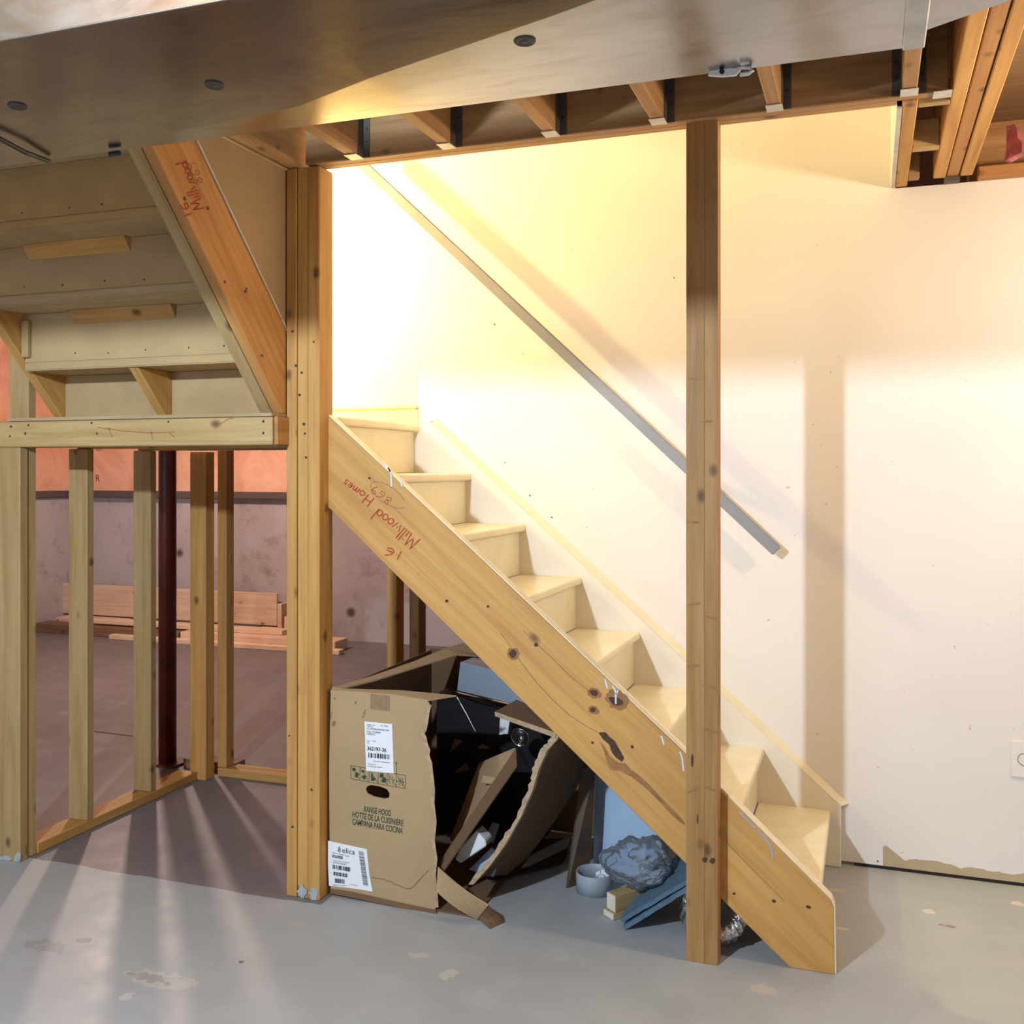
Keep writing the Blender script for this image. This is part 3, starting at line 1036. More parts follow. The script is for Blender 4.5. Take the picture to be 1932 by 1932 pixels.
for xa, lab in ((-1.42, 'shadowed stud behind the torn cardboard under the stairs'), (-.62, 'shadowed stud behind the pale blue panel under the stairs')):
    stud((xa, 3.885, .0385), (xa + .038, 3.96, 2.30), lab, W_BEAM, G2)
# steel column
cb = at(316, 1432, 'z', .02)
col = thing('steel_column', 'dark red steel column behind the landing studs', 'column', (cb.x, cb.y, 0))
lathe('tube', STEELRED, [(.041, .012), (.041, ZJ + .2)], Matrix.Translation((cb.x, cb.y, 0)), col, 28)
board('base_plate', STEELRED, (cb.x - .09, cb.y - .07, 0), (cb.x + .09, cb.y + .07, .012), 'x', col, .002)
o = board('timber_offcut', W_OLD, (cb.x + .12, cb.y - .04, 0), (cb.x + .40, cb.y + .05, .045), 'x', None)
tag(o, 'short dark timber offcut on the floor beside the steel column', 'offcut')

# ------------------------------------------------------------------ upper flight, seen from below
uf = thing('upper_stair_flight', 'unpainted underside of the upper stairs rising from the landing behind the duct', 'stairs', (-2.2, 2.4, 1.6))
XO = -1.806
lowa, lowb = at(290, 280, 'x', XO), at(533, 773, 'x', XO)
upa, upb = at(370, 268, 'x', XO), at(540, 625, 'x', XO)
lowb.z = ZL + .0005
dl, du_ = (lowa - lowb).normalized(), (upa - upb).normalized()


def ext_to(p, d, z):
    return p + d * ((z - p.z) / d.z)


lt, ut = ext_to(lowa, dl, ZT), ext_to(upa, du_, ZT)
os_ = solid('stringer', W_ORANGE, [lowb, lt, ut, upb, Vector((XO, upb.y, ZL + .0005))], (-.037, 0, 0), X=dl, parent=uf, bevel=.003)
plabel(os_, 'orange fir stringer with crayon writing')
def sh(p, x, dy=0.0, dz=0.0):
    return Vector((x, p.y + dy, p.z + dz))


_lz, _uz = ext_to(lowa, dl, ZJ - .002), ext_to(upa, du_, ZJ - .002)
solid('stringer', W_PALE, [sh(lowb, -1.846), sh(_lz, -1.846), sh(_uz, -1.846, -.06), Vector((-1.846, 2.86, 1.78)), Vector((-1.846, 2.86, ZL + .0005))], (-.045, 0, 0), X=dl, parent=uf, bevel=.003)
la, lb = at(0, 612, 'x', -2.80), at(120, 778, 'x', -2.80)
lb.z = ZL + .0005
dll = (la - lb).normalized()
lt2 = ext_to(la, dll, ZT)
solid('stringer', W_STUD, [lb, lt2, lt2 + Vector((0, .22, 0)), Vector((-2.80, 2.98, 1.78)), Vector((-2.80, 2.98, ZL + .0005))], (-.038, 0, 0), X=dll, parent=uf, bevel=.003)
XA, XB = -2.798, -1.893
GRR = .1885
for k in range(1, 7):
    yk = 2.9535 - GRR * (k - 1)
    zb = (ZL, 1.744, 1.943, 2.128, 2.318, 2.508)[k - 1]
    zt_ = (1.744, 1.943, 2.128, 2.318, 2.508, 2.70)[k - 1]
    if k > 1:
        rz = zb + .030
    else:
        rz = zb
    xa_ = XA
    XB = -1.893
    rb_ = board('riser', PARTICLE, (xa_, yk, rz), (XB, yk + .014, zt_ - .0005), 'x', uf, .001)
    if k > 1:
        dots('nail', NAIL, [(XB - .06 - .16 * j + random.uniform(-.03, .03), yk, rz + .022 + random.uniform(-.004, .004)) for j in range(6)], SF, .0035, rb_, 6, .001)
    board('tread', PARTICLE if k % 2 else PLY, (xa_, yk - GRR - .004, zt_), (XB, yk + .03, zt_ + .0295), 'x', uf, .004, 2)
for (px0, px1, k0, zt_) in ((55, 246, 2.577, 2.128), (140, 332, 2.765, 1.943)):
    a, b_ = at(px0, 452, 'y', k0), at(px1, 452, 'y', k0)
    solid('cleat', W_STUD, [(a.x, k0 - .0005, zt_ - .0005), (a.x, k0 - .03, zt_ - .0005), (a.x, k0 - .0005, zt_ - .045)], (b_.x - a.x, 0, 0), X=(1, 0, 0), parent=uf, bevel=.001)
cx_ = at(320, 730, 'y', 2.94).x
solid('centre_carriage', W_STUD, [(cx_, 2.775, 1.7435), (cx_, 2.953, 1.7435), (cx_, 2.953, ZL + .002), (cx_, 2.925, ZL + .002)], (-.038, 0, 0), X=(0, .7, -.7), parent=uf, bevel=.002)
# split offcut at the left end of the second riser
o = board('wood_strip', W_PALE, (-2.797, 2.745, 1.79), (-2.768, 2.764, 1.92), 'z', uf, .003)
handwrite('crayon_writing', 'Millwood', REDPEN, (386, 392), (350, 300), 22, 'x', XO, (1, 0, 0), .004, os_)
handwrite('crayon_writing', '16', REDPEN, (362, 403), (351, 378), 16, 'x', XO, (1, 0, 0), .004, os_)
handwrite('pencil_writing', '869', GREYPEN, (384, 345), (368, 302), 18, 'x', XO, (1, 0, 0), .002, os_)
dots('nail', NAIL, [at(x, y, 'x', XO) for x, y in ((348, 375), (392, 393), (465, 545), (424, 532), (494, 671), (463, 550))], (1, 0, 0), .005, os_, 7, .0015)
# brown paper back of the stairwell drywall
XD = XO - .038
dwp = [Vector((XD, upb.y - .01, upb.z - .06)), Vector((XD, 2.862, 1.75)), Vector((XD, 2.862, ZJ - .002)), Vector((XD, 2.0, ZJ - .002)), Vector((XD, 2.10, 2.34))]
XD = XO - .001
dwp = [Vector((XD, upb.y + .001, ZL + .0005)), Vector((XD, 2.968, ZL + .0005)), Vector((XD, 2.968, ZJ - .002)), Vector((XD, upa.y + du_.y * (ZJ - .002 - upa.z) / du_.z, ZJ - .002)), Vector((XD, upb.y, upb.z + .006))]
o = solid('drywall_sheet', DRYP, dwp, (-.012, 0, 0), X=(0, 1, 0))
tag(o, 'brown paper back of the drywall sheet between the orange stringer and the triple stud', 'drywall')
el = sheet('drywall_edge', DRYE, [[upa + Vector((.0005, .003, .003)) + du_ * .12, upb + Vector((.0005, .003, .003))], [upa + Vector((.0005, .009, .007)) + du_ * .12, upb + Vector((.0005, .009, .007))]], .0015, parent=o)
plabel(el, 'pale raw edge of the drywall along the stringer')

# ------------------------------------------------------------------ duct
ZD = 2.05
yf, yn = 1.668, 1.182
dk = thing('air_duct', 'wide galvanized sheet metal duct crossing under the ceiling', 'duct', (-1.2, 1.4, ZD))
XE = .060
bm = bmesh.new()
n_u = 90
xs = [-3.3 + (XE + 3.3) * i / n_u for i in range(n_u + 1)]
NV = 24


def crease(x):
    # sagging bottom sheet: a diagonal crease hanging below the level edges
    kx = (-3.4, -1.30, -.952, -.757, -.408, -.10, .07)
    ky = (1.62, 1.62, 1.548, 1.456, 1.336, 1.235, 1.20)
    kh = (.0, .0, .011, .018, .020, .010, .001)
    i = 0
    while i < 5 and x > kx[i + 1]:
        i += 1
    t = (x - kx[i]) / (kx[i + 1] - kx[i])
    return ky[i] + (ky[i + 1] - ky[i]) * t, kh[i] + (kh[i + 1] - kh[i]) * t


def duct_dz(x, y):
    yc, h = crease(x)
    if y < yc:
        return -h * (y - yn) / (yc - yn)
    q = (yf - y) / (yf - yc)
    return -h * (q + .25 * q * (1 - q))


vg = []
for x in xs:
    yc, h = crease(x)
    hN = NV // 2
    ys = [yn + (yc - yn) * j / hN for j in range(hN)] + [yc + (yf - yc) * j / hN for j in range(hN + 1)]
    vg.append([bm.verts.new((x, y, ZD + duct_dz(x, y))) for y in ys])
for i in range(n_u):
    for j in range(NV):
        bm.faces.new((vg[i][j], vg[i + 1][j], vg[i + 1][j + 1], vg[i][j + 1]))
tp = [[bm.verts.new((x, y, ZD + .25)) for y in (yn, yf)] for x in xs]
for i in range(n_u):
    bm.faces.new((tp[i][0], tp[i][1], tp[i + 1][1], tp[i + 1][0]))
    bm.faces.new((vg[i][0], tp[i][0], tp[i + 1][0], vg[i + 1][0]))
    bm.faces.new((vg[i][NV], vg[i + 1][NV], tp[i + 1][1], tp[i][1]))
link('trunk', finish(bm), DUCT, dk)
# tapered end piece beyond the seam
e0, e1 = at(1732, 60, 'z', ZD), at(1880, 8, 'z', ZD)
ed_ = (e1 - e0).normalized()
far2 = e0 + ed_ * .9
tp_ = solid('tapered_end', DUCT, [(XE + .001, yn, ZD), (XE + .75, yn - .25, ZD), (far2.x, far2.y, ZD), (e0.x + .012, e0.y, ZD), (XE + .001, e0.y + .01, ZD)], (0, 0, .25), X=(1, 0, 0), parent=dk, bevel=.002)
sm = []
board('seam_cleat', HANG, (XE - .012, yn, ZD - .006), (XE + .020, yf - .004, ZD - .0005), 'y', dk, .002)
board('flange', DUCT, (-3.3, yn - .004, ZD - .0025), (XE, yn + .010, ZD + .0005), 'x', dk, .001)
for px, py in ((33, 206), (405, 161), (990, 62)):
    p = at(px, py, 'z', ZD - .006)
    M = Matrix.Translation((p.x, p.y, ZD + duct_dz(p.x, p.y) + .001)) @ Matrix.Rotation(math.pi, 4, 'X')
    lathe('pin_washer', HANGD, [(.0165, 0), (.0165, .0025), (.0145, .0045), (.010, .0028), (.006, .0018), (.0055, .0035), (0.0001, .004)], M, dk, 24)
p0, p1 = at(0, 262, 'z', ZD - .012), at(92, 304, 'z', ZD - .008)
o = tube('black_cable', BLACK, [p0 + (p0 - p1) * .6, p0, (p0 + p1) / 2 + Vector((0, 0, -.004)), p1], .005)
tag(o, 'short black cable under the duct above the landing', 'cable')
p = at(215, 285, 'z', ZD - .004)
o = board('clip', BLACK, (p.x - .014, p.y - .004, ZD - .014), (p.x + .016, p.y + .006, ZD - .004), 'x', None, .003)
o.name = 'duct_clip'
tag(o, 'small black clip on the lower edge of the duct', 'clip')
pa, pb = at(1340, 122, 'y', yf + .012), at(1415, 118, 'y', yf + .012)
o = thing('cable_clamp', 'white cable clamp with a hole at the duct edge left of a joist', 'clamp', (pa + pb) / 2)
pw = at(1375, 124, 'y', yf + .012)
yk_ = yf - .012
solid('plate', PLATEW, [at(x, y + 9, 'y', yk_) for x, y in ((1335, 133), (1343, 119), (1378, 118), (1398, 121), (1388, 133), (1360, 135))], (0, .006, 0), parent=o, bevel=.001)
blob(1362, 135, 5, 5, 0, 'y', yk_, SF, BLACK, 'hole', o, .0006, .05)
tube('loop', PLATEW, [at(x, y + 9, 'y', yk_ + .004) for x, y in ((1385, 121), (1402, 118), (1416, 119), (1420, 124), (1412, 130), (1396, 132))], .0035, o)

# ------------------------------------------------------------------ back room lumber pile
GL = 'lumber against the concrete wall'


def lum(px0, px1, py0, py1, y0, dy, label, mat=W_BACK):
    a, b_ = at(px0, py1, 'y', y0), at(px1, py1, 'y', y0)
    zt_ = (at(px0, py0, 'y', y0).z + at(px1, py0, 'y', y0).z) / 2
    zb = max(0.0, (a.z + b_.z) / 2)
    o = board('lumber_board', mat, (a.x, y0, zb), (b_.x, y0 + dy, max(zt_, zb + .015)), 'x', None, .004)
    return tag(o, label, 'board', GL)


z0 = 0
a, b_ = at(110, 1112, 'y', 7.22), at(522, 1118, 'y', 7.22)


def lum3(px0, px1, y0, dy, zb, zt_, label, mat=W_BACK):
    x0, x1 = at(px0, 1150, 'y', y0).x, at(px1, 1150, 'y', y0).x
    o = board('lumber_board', mat, (x0, y0, zb), (x1, y0 + dy, zt_), 'x', None, .004)
    return tag(o, label, 'board', GL)


lum3(60, 615, 7.00, .20, 0.0, .040, 'long dark board at the back of the lumber pile on the floor', W_OLD)
lum3(62, 335, 6.78, .18, 0.0, .075, 'dark brown board on the floor at the left of the lumber pile', W_OLD)
lum3(205, 640, 6.70, .07, 0.0, .038, 'pale board at the very front of the lumber pile')
lum3(340, 632, 6.78, .20, .0, .085, 'pale plank at the right end of the lumber pile')
lum3(105, 560, 7.02, .17, .041, .095, 'pale plank lying under the tilted board in the lumber pile')
lum3(175, 532, 6.88, .11, .086, .125, 'narrow pale plank on top of the lumber pile, in front')
lum3(110, 522, 7.20, .03, .1, .37, 'wide pale board leaning on edge against the concrete wall')
lum3(523, 531, 7.10, .12, .086, .30, 'short upright offcut at the end of the leaning board')
lum3(536, 560, 7.10, .06, .086, .20, 'low offcut beside the upright offcut in the lumber pile')
x0, x1 = at(232, 1150, 'y', 6.95).x, at(478, 1150, 'y', 6.95).x
o = board('metal_strip', HANGD, (x0, 7.04, .0955), (x1, 7.075, .125), 'x', None, .002)
tag(o, 'grey metal strip lying on the lumber pile', 'strip')
p = at(630, 1200, 'z', 0)
o = board('black_pad', BLACK, (p.x + .06, 6.85, 0), (p.x + .12, 7.1, .17), 'y', None, .02, 3)
tag(o, 'black pad against the wall at the right end of the lumber pile', 'pad')
for px, py, s, hh in ((93, 906, 'K', 14), (181, 908, 'R', 14), (183, 851, 'R', 12), (98, 851, 'R', 10)):
    p = at(px, py, 'y', 7.399)
    text_on('printed_letter', s, plain('print_ink', (.22, .08, .06), .8), p, p + Vector((.045, 0, 0)), .06, SF, bpy.data.objects['wall_far_upper'])
# saw-cut joint in the floor of the back room
o = solid('trim_5', BLACK, [at(x, y, 'z', .0004) for x, y in ((178, 1379), (252, 1388), (252, 1390), (178, 1381))], (0, 0, .0004))
struct(o)

# ------------------------------------------------------------------ cardboard box
YB = 2.915
bxo = thing('cardboard_box', 'torn open cardboard box with white labels standing beside the triple stud', 'box', (-1.48, YB, 0))
front = [(624, 1302), (680, 1305), (740, 1311), (806, 1322), (811, 1330), (807, 1345), (804, 1362), (800, 1378), (797, 1384), (802, 1392), (803, 1402), (808, 1415), (806, 1425), (813, 1440), (814, 1462), (817, 1490), (816, 1515), (820, 1550), (818, 1585), (822, 1620), (820, 1650), (823, 1690), (823, 1712), (818, 1720), (780, 1713), (745, 1706), (735, 1700), (722, 1702), (712, 1697), (690, 1690), (660, 1688), (624, 1683), (622, 1600), (621, 1450)]
hole = [(692, 1484), (700, 1481), (718, 1484), (730, 1489), (735, 1497), (734, 1505), (725, 1507), (705, 1503), (693, 1497), (690, 1490)]
fr_ = solid('end_panel', CARD, [at(x, y, 'y', YB) for x, y in front], (0, .005, 0), X=(1, 0, 0), parent=bxo, holes=[[at(x, y, 'y', YB) for x, y in hole]])
P_ = lambda x, y: at(x, y, 'y', YB)
# torn corrugated edge
rag = []
for i, (x, y) in enumerate(front[4:23]):
    p = P_(x, y)
    rag.append(p)
rows = [[p + Vector((-.004 + random.uniform(-.003, .002), -.0012, 0)) for p in rag], [p + Vector((.003 + random.uniform(0, .004), .001 + random.uniform(-.002, .002), 0)) for p in rag], [p + Vector((random.uniform(-.002, .002), .006, 0)) for p in rag]]
sheet('torn_edge', CARDE, rows, .002, parent=fr_)
# folded strip at the top and the other panels
topf = [[P_(624, 1302) + Vector((0, .001, 0)), P_(740, 1311) + Vector((0, .001, 0)), P_(806, 1322) + Vector((0, .001, 0))],
        [P_(624, 1302) + Vector((0, .01, .002)), at(755, 1303, 'y', YB + .05), at(861, 1313, 'y', YB + .085)]]
sheet('top_flap', CARD, topf, .004, parent=bxo)
xL = P_(622, 1500).x
zt0 = P_(624, 1302).z
board('side_panel', CARDSHADE, (xL, YB + .006, .004), (xL + .005, 3.72, zt0 - .005), 'y', bxo, 0)
board('back_panel', CARDSHADE, (xL, 3.72, .004), (-.98, 3.725, zt0), 'x', bxo, 0)
board('bottom_panel', CARDSHADE, (xL, YB + .006, .001), (-1.16, 3.72, .006), 'x', bxo, 0)
lf = grid4(P_(624, 1300) + Vector((0, .012, .004)), at(745, 1257, 'y', 3.30), at(800, 1256, 'y', 3.26), P_(650, 1302) + Vector((.0, .02, .004)), 3, 6)
# long raised flap: upper edge follows the open side up to the back
up_e = [P_(624, 1299) + Vector((0, .01, 0)), at(700, 1277, 'y', 3.12), at(780, 1249, 'y', 3.38), at(840, 1224, 'y', 3.60), at(885, 1211, 'y', 3.72)]
lo_e = [P_(640, 1302) + Vector((0, .014, 0)), at(708, 1284, 'y', 3.08), at(800, 1255, 'y', 3.32), at(865, 1236, 'y', 3.52), at(930, 1240, 'y', 3.64)]
sheet('long_flap', CARD, [up_e, lo_e], .005, parent=bxo)
# bent, torn far panel with its folded top flap
rp_top = [(1050, 1386, 2.99), (1046, 1395, 2.99), (1028, 1415, 2.985), (1012, 1450, 2.98), (1000, 1490, 2.975), (978, 1540, 2.965), (950, 1590, 2.955), (920, 1632, 2.95), (888, 1668, 2.945)]
e_near = [at(x, y, 'y', d) for x, y, d in rp_top]
for p in e_near:
    p.z = max(p.z, .006)
e_far = [at(x, y, 'y', d) for x, y, d in ((1114, 1405, 3.45), (1106, 1440, 3.45), (1094, 1472, 3.43), (1079, 1498, 3.41), (1062, 1524, 3.39), (1040, 1556, 3.36), (1014, 1592, 3.32), (988, 1622, 3.28), (955, 1650, 3.22))]
e_mid = [p.lerp(q, .5) + Vector((-.02, 0, .01)) for p, q in zip(e_near, e_far)]
for q in e_mid + e_far:
    q.z = max(q.z, .01)
fp = sheet('bent_panel', CARDSHADE, [e_near, e_mid, e_far], .006, parent=bxo)
rg = [[p + Vector((-.006 + random.uniform(-.006, .003), -.004, random.uniform(-.004, .004))) for p in e_near], [p + Vector((.009, -.003, .002)) for p in e_near], [p + Vector((.012, .008, .003)) for p in e_near]]
# finer jagged edge
def densify(row, k=5):
    out = []
    for a_, b2 in zip(row, row[1:]):
        for i in range(k):
            out.append(a_.lerp(b2, i / k))
    out.append(row[-1])
    return out


rg = [densify(r_) for r_ in rg]
rg[0] = [p + Vector((random.uniform(-.005, .005), random.uniform(-.002, .002), random.uniform(-.003, .003))) for p in rg[0]]
sheet('torn_edge', CARDE, rg, .004, parent=fp)
tf = grid4(at(934, 1344, 'y', 3.10), at(1050, 1384, 'y', 2.985), at(1075, 1352, 'y', 3.25), at(985, 1316, 'y', 3.35), 4, 6)
ff = sheet('top_flap', CARDSHADE, tf, .006, parent=bxo)
sheet('torn_edge', CARDE, [[at(934, 1343, 'y', 3.098), at(1050, 1383, 'y', 2.983)], [at(935, 1351, 'y', 3.098), at(1048, 1392, 'y', 2.983)]], .004, parent=ff)
# bright torn flap lying on the floor in front
bf = grid4(at(827, 1636, 'y', 2.90), at(824, 1682, 'y', 2.885), at(900, 1734, 'z', .004), at(921, 1708, 'y', 2.86), 5, 4, lambda u, v: (0, -.012 * math.sin(math.pi * u), 0))
for r_ in bf:
    for q in r_:
        q.z = max(q.z, .004)
sheet('torn_flap', CARD, bf, .005, parent=bxo)
bf2 = grid4(at(921, 1708, 'y', 2.862), at(900, 1733, 'z', .004), at(925, 1752, 'z', .002), at(952, 1738, 'z', .003), 2, 3)
sheet('torn_flap', CARDSHADE, bf2, .003, parent=bxo)
shade_flap = sheet('torn_flap', SHADEDK, grid4(at(928, 1666, 'z', .009), at(1066, 1626, 'z', .009), at(1080, 1584, 'z', .009), at(965, 1588, 'z', .009), 4, 5, lambda u, v: (random.uniform(-.006, .006), random.uniform(-.006, .006), .003 * u)), .005, parent=bxo)  # flap added to darken the floor where the box's shade falls
plabel(shade_flap, 'torn flap lying flat, near black to stand in for the shade')
# inner packing board, standing on the slant
ib = grid4(at(928, 1408, 'y', 3.32), at(966, 1404, 'y', 3.22), at(838, 1640, 'y', 2.96), at(832, 1628, 'y', 3.06), 8, 3)
packing = thing('packing_insert', 'slanted cardboard packing insert inside the torn box', 'cardboard', at(900, 1500, 'y', 3.1))
sheet('board', CARD, grid4(at(905, 1440, 'y', 3.40), at(972, 1412, 'y', 3.16), at(868, 1600, 'y', 3.00), at(850, 1585, 'y', 3.18), 6, 3), .006, parent=packing)
sheet('side_strip', CARDSHADE, grid4(at(974, 1412, 'y', 3.16), at(976, 1446, 'y', 3.12), at(838, 1642, 'y', 2.93), at(828, 1630, 'y', 2.96), 6, 2), .006, parent=packing)
sheet('patch', CARD, grid4(at(912, 1463, 'y', 3.15), at(938, 1468, 'y', 3.12), at(934, 1480, 'y', 3.11), at(908, 1477, 'y', 3.14), 2, 2), .003, parent=packing)
# white foam and shiny wrapped panels between the boards
fo = solid('foam_block', FOAM, [at(x, y, 'y', 3.04) for x, y in ((868, 1600), (898, 1567), (916, 1587), (917, 1597), (868, 1630), (858, 1622))], (0, .06, 0), parent=None, bevel=.004)
tag(fo, 'white foam block wedged between the cardboard boards', 'foam')
o = solid('white_panel', PANELB, [at(x, y, 'y', 3.12) for x, y in ((884, 1641), (926, 1600), (944, 1612), (930, 1655))], (0, .012, 0), bevel=.001)
tag(o, 'bluish white panel low between the foam block and the bent cardboard', 'panel')
o = solid('white_panel', PANELB, [at(x, y, 'y', 3.18) for x, y in ((928, 1553), (941, 1557), (930, 1592), (914, 1580))], (0, .012, 0), bevel=.001)
tag(o, 'small bluish white panel above the foam block', 'panel')
# printing and labels
LW = solid('shipping_label', LABELW, [P_(688, 1361) + Vector((0, -.0012, 0)), P_(740, 1366) + Vector((0, -.0012, 0)), P_(743, 1459) + Vector((0, -.0012, 0)), P_(691, 1454) + Vector((0, -.0012, 0))], (0, .001, 0), parent=bxo)
plabel(LW, 'white shipping label reading 362197-36')
YL = YB - .0013


def prn(s, x0, y0, x1, y1, hpx, mat, par, yy=YL, bold=0.0, name='printed_text'):
    a_, b2 = at(x0, y0, 'y', yy), at(x1, y1, 'y', yy)
    h_ = (at(x0, y0 - hpx, 'y', yy) - a_).length
    return text_on(name, s, mat, a_, b2, h_, SF, par, bold)


prn('362197-36', 693, 1415, 729, 1419, 7, INK, LW, bold=.02)
prn('Supplier / Part', 692, 1368, 708, 1369.5, 2.6, GREYINK, LW)
prn('No. 27897', 718, 1370, 733, 1371.5, 2.4, GREYINK, LW)
prn('Customer', 692, 1371.5, 704, 1372.5, 2.4, GREYINK, LW)
prn('A.S. INTERNATIONAL INC.', 692, 1376, 735, 1380, 3.4, INK, LW)
prn('Order 372448994', 692, 1381.5, 718, 1384, 3.2, INK, LW)
prn('116070-37', 692, 1386, 708, 1387.5, 3.2, INK, LW)
prn('Item', 693, 1398.5, 698, 1399, 2.4, GREYINK, LW)
prn('27 LBS', 702, 1399, 709, 1399.6, 2.4, GREYINK, LW)
prn('P.O.', 693, 1403, 697, 1403.5, 3, INK, LW)
prn('Independent Technical Systems', 704, 1436.5, 736, 1440, 2.2, GREYINK, LW)
prn('Fabricated in', 694, 1442, 709, 1443.5, 2.2, GREYINK, LW)
prn('N. Pickering, Ecuador', 694, 1446.5, 722, 1449, 2.4, INK, LW)


def bars(name, x0, x1, ytop, ybot, slope_, par, yy=YL, n=26, vertical=False, seed=3, mat=None):
    rnd = random.Random(seed)
    bm = bmesh.new()
    o_ = at(x0, ytop, 'y', yy)
    t_ = 0.0
    while t_ < 1:
        wv = rnd.choice((.4, .8, 1.2, 1.6)) / n
        if not vertical:
            q = [(x0 + (x1 - x0) * a_, yv + slope_ * (x1 - x0) * a_) for a_, yv in ((t_, ytop), (min(t_ + wv, 1), ytop), (min(t_ + wv, 1), ybot), (t_, ybot))]
        else:
            q = [(xv + slope_ * (yv_ - ytop), yv_ + .16 * (xv - x0)) for xv, yv_ in ((x0, ytop + (ybot - ytop) * t_), (x1, ytop + (ybot - ytop) * t_), (x1, ytop + (ybot - ytop) * min(t_ + wv, 1)), (x0, ytop + (ybot - ytop) * min(t_ + wv, 1)))]
        bm.faces.new([bm.verts.new(at(a_, b2, 'y', yy) - o_ + Vector((0, -.0009, 0))) for a_, b2 in q])
        t_ += wv + rnd.choice((.4, .7, 1.0)) / n
    me_ = bpy.data.meshes.new('m')
    bm.to_mesh(me_)
    bm.free()
    return link(name, me_, mat or INK, par, Matrix.Translation(o_))


bars('barcode', 695, 735, 1420, 1429, .09, LW)
EL = solid('maker_label', LABELW, [P_(x, y) + Vector((0, -.0012, 0)) for x, y in ((619, 1586), (692, 1602), (694, 1620), (697, 1650), (703, 1682), (680, 1678), (650, 1674), (621, 1671), (619, 1630))], (0, .001, 0), parent=bxo)
plabel(EL, 'white maker label with a logo and barcodes')
prn('elica', 646, 1608.5, 669.5, 1612.5, 10, INK, EL)
for L_ in ([(638.5, 1601), (640, 1598), (641.5, 1597)], [(637.5, 1604.5), (640, 1602), (642.5, 1600)], [(638, 1606), (641, 1604), (643, 1602.5)], [(640, 1608), (643, 1605.5)]):
    ribbon('logo_mark', INK, [[at(x, y, 'y', YL) for x, y in L_]], SF, .0022, EL)
prn('MODELO / MODELE / MODEL', 627, 1609, 659, 1616.5, 1.8, INK, EL)
prn('EPS630S0B', 627, 1617.5, 647, 1621, 5.5, INK, EL, bold=.02)
prn('1 x 30 RANGE HOOD KIT', 627, 1624, 660, 1629, 2, GREYINK, EL)
prn('30 INCH STAINLESS', 628, 1628, 654, 1632, 2.2, INK, EL)
bars('barcode', 628, 661, 1631, 1639, .17, EL, seed=5)
bars('barcode', 629, 656, 1644, 1651, .17, EL, seed=8)
bars('barcode', 632, 650, 1657, 1665, .12, EL, seed=11)
bars('barcode', 676.5, 686, 1605.5, 1670, .14, EL, n=60, vertical=True, seed=2, mat=GREYINK)
prn('FABBRICATO IN MESSICO', 628, 1670.5, 655, 1672, 1.8, GREYINK, EL)
prn('HECHO EN MEXICO', 660, 1669, 676, 1672, 1.8, GREYINK, EL)
YP = YB
prn('RANGE HOOD', 687, 1531, 738, 1540, 11, GREENINK, fr_, YP, .012)
prn('HOTTE DE LA CUISINIÈRE', 665, 1541, 761, 1558.5, 11, GREENINK, fr_, YP, .012)
prn('CAMPANA PARA COCINA', 665, 1555, 760, 1573, 11, GREENINK, fr_, YP, .012)
# row of handling pictograms
px = [(662 + (765 - 662) * i / 6, 1444 + (1463 - 1444) * i / 6) for i in range(7)]
H_ = 25
lines = []
for (x, y) in px:
    lines.append([P_(x, y), P_(x, y + H_)])
lines.append([P_(*p) for p in px])
lines.append([P_(x, y + H_) for x, y in px])
for i in range(6):
    (xa_, ya_), (xb_, yb_) = px[i], px[i + 1]
    lines.append([P_(xa_ + 1, ya_ + 2), P_(xb_ - 1, yb_ + H_ - 2)])
for q in (741.5, 748.5):
    lines.append([P_(q, 1458), P_(q, 1437)])
    lines.append([P_(q - 2, 1441), P_(q, 1437), P_(q + 2, 1441)])
lines.append([P_(739, 1458.5), P_(751, 1460)])
for j in range(3):
    lines.append([P_(753 + 3.2 * j, 1467), P_(753 + 3.2 * j, 1482)])
lines.append([P_(752, 1473), P_(762, 1475)])
lines.append([P_(735, 1464), P_(735, 1478), P_(741, 1479), P_(741, 1465)])
ribbon('handling_marks', GREENINK, lines, SF, .0014, fr_)
for (x, y, rx, ry) in ((668, 1452, 4, 3), (673, 1462, 4, 5), (685, 1455, 4, 2), (687, 1466, 4, 4), (704, 1470, 5, 4), (702, 1462, 2, 4), (720, 1463, 4, 4), (725, 1472, 4, 5), (733, 1471, 1.2, 1.2), (744, 1472, 1.2, 1.2), (749, 1474, 1.2, 1.2), (762, 1476, 1.2, 1.2)):
    blob(x, y, rx, ry, .3, 'y', YB, SF, GREENINK, 'handling_marks', fr_, .0009, .35, 12)
tpe = sheet('packing_tape', TAPE, grid4(P_(700, 1309) + Vector((0, -.0012, 0)), P_(735, 1313) + Vector((0, -.0012, 0)), P_(735, 1341) + Vector((0, -.0012, 0)), P_(699, 1337) + Vector((0, -.0012, 0)), 3, 9, lambda u, v: (0, -.001 * abs(math.sin(v * 16)), 0)), .0008, parent=bxo)
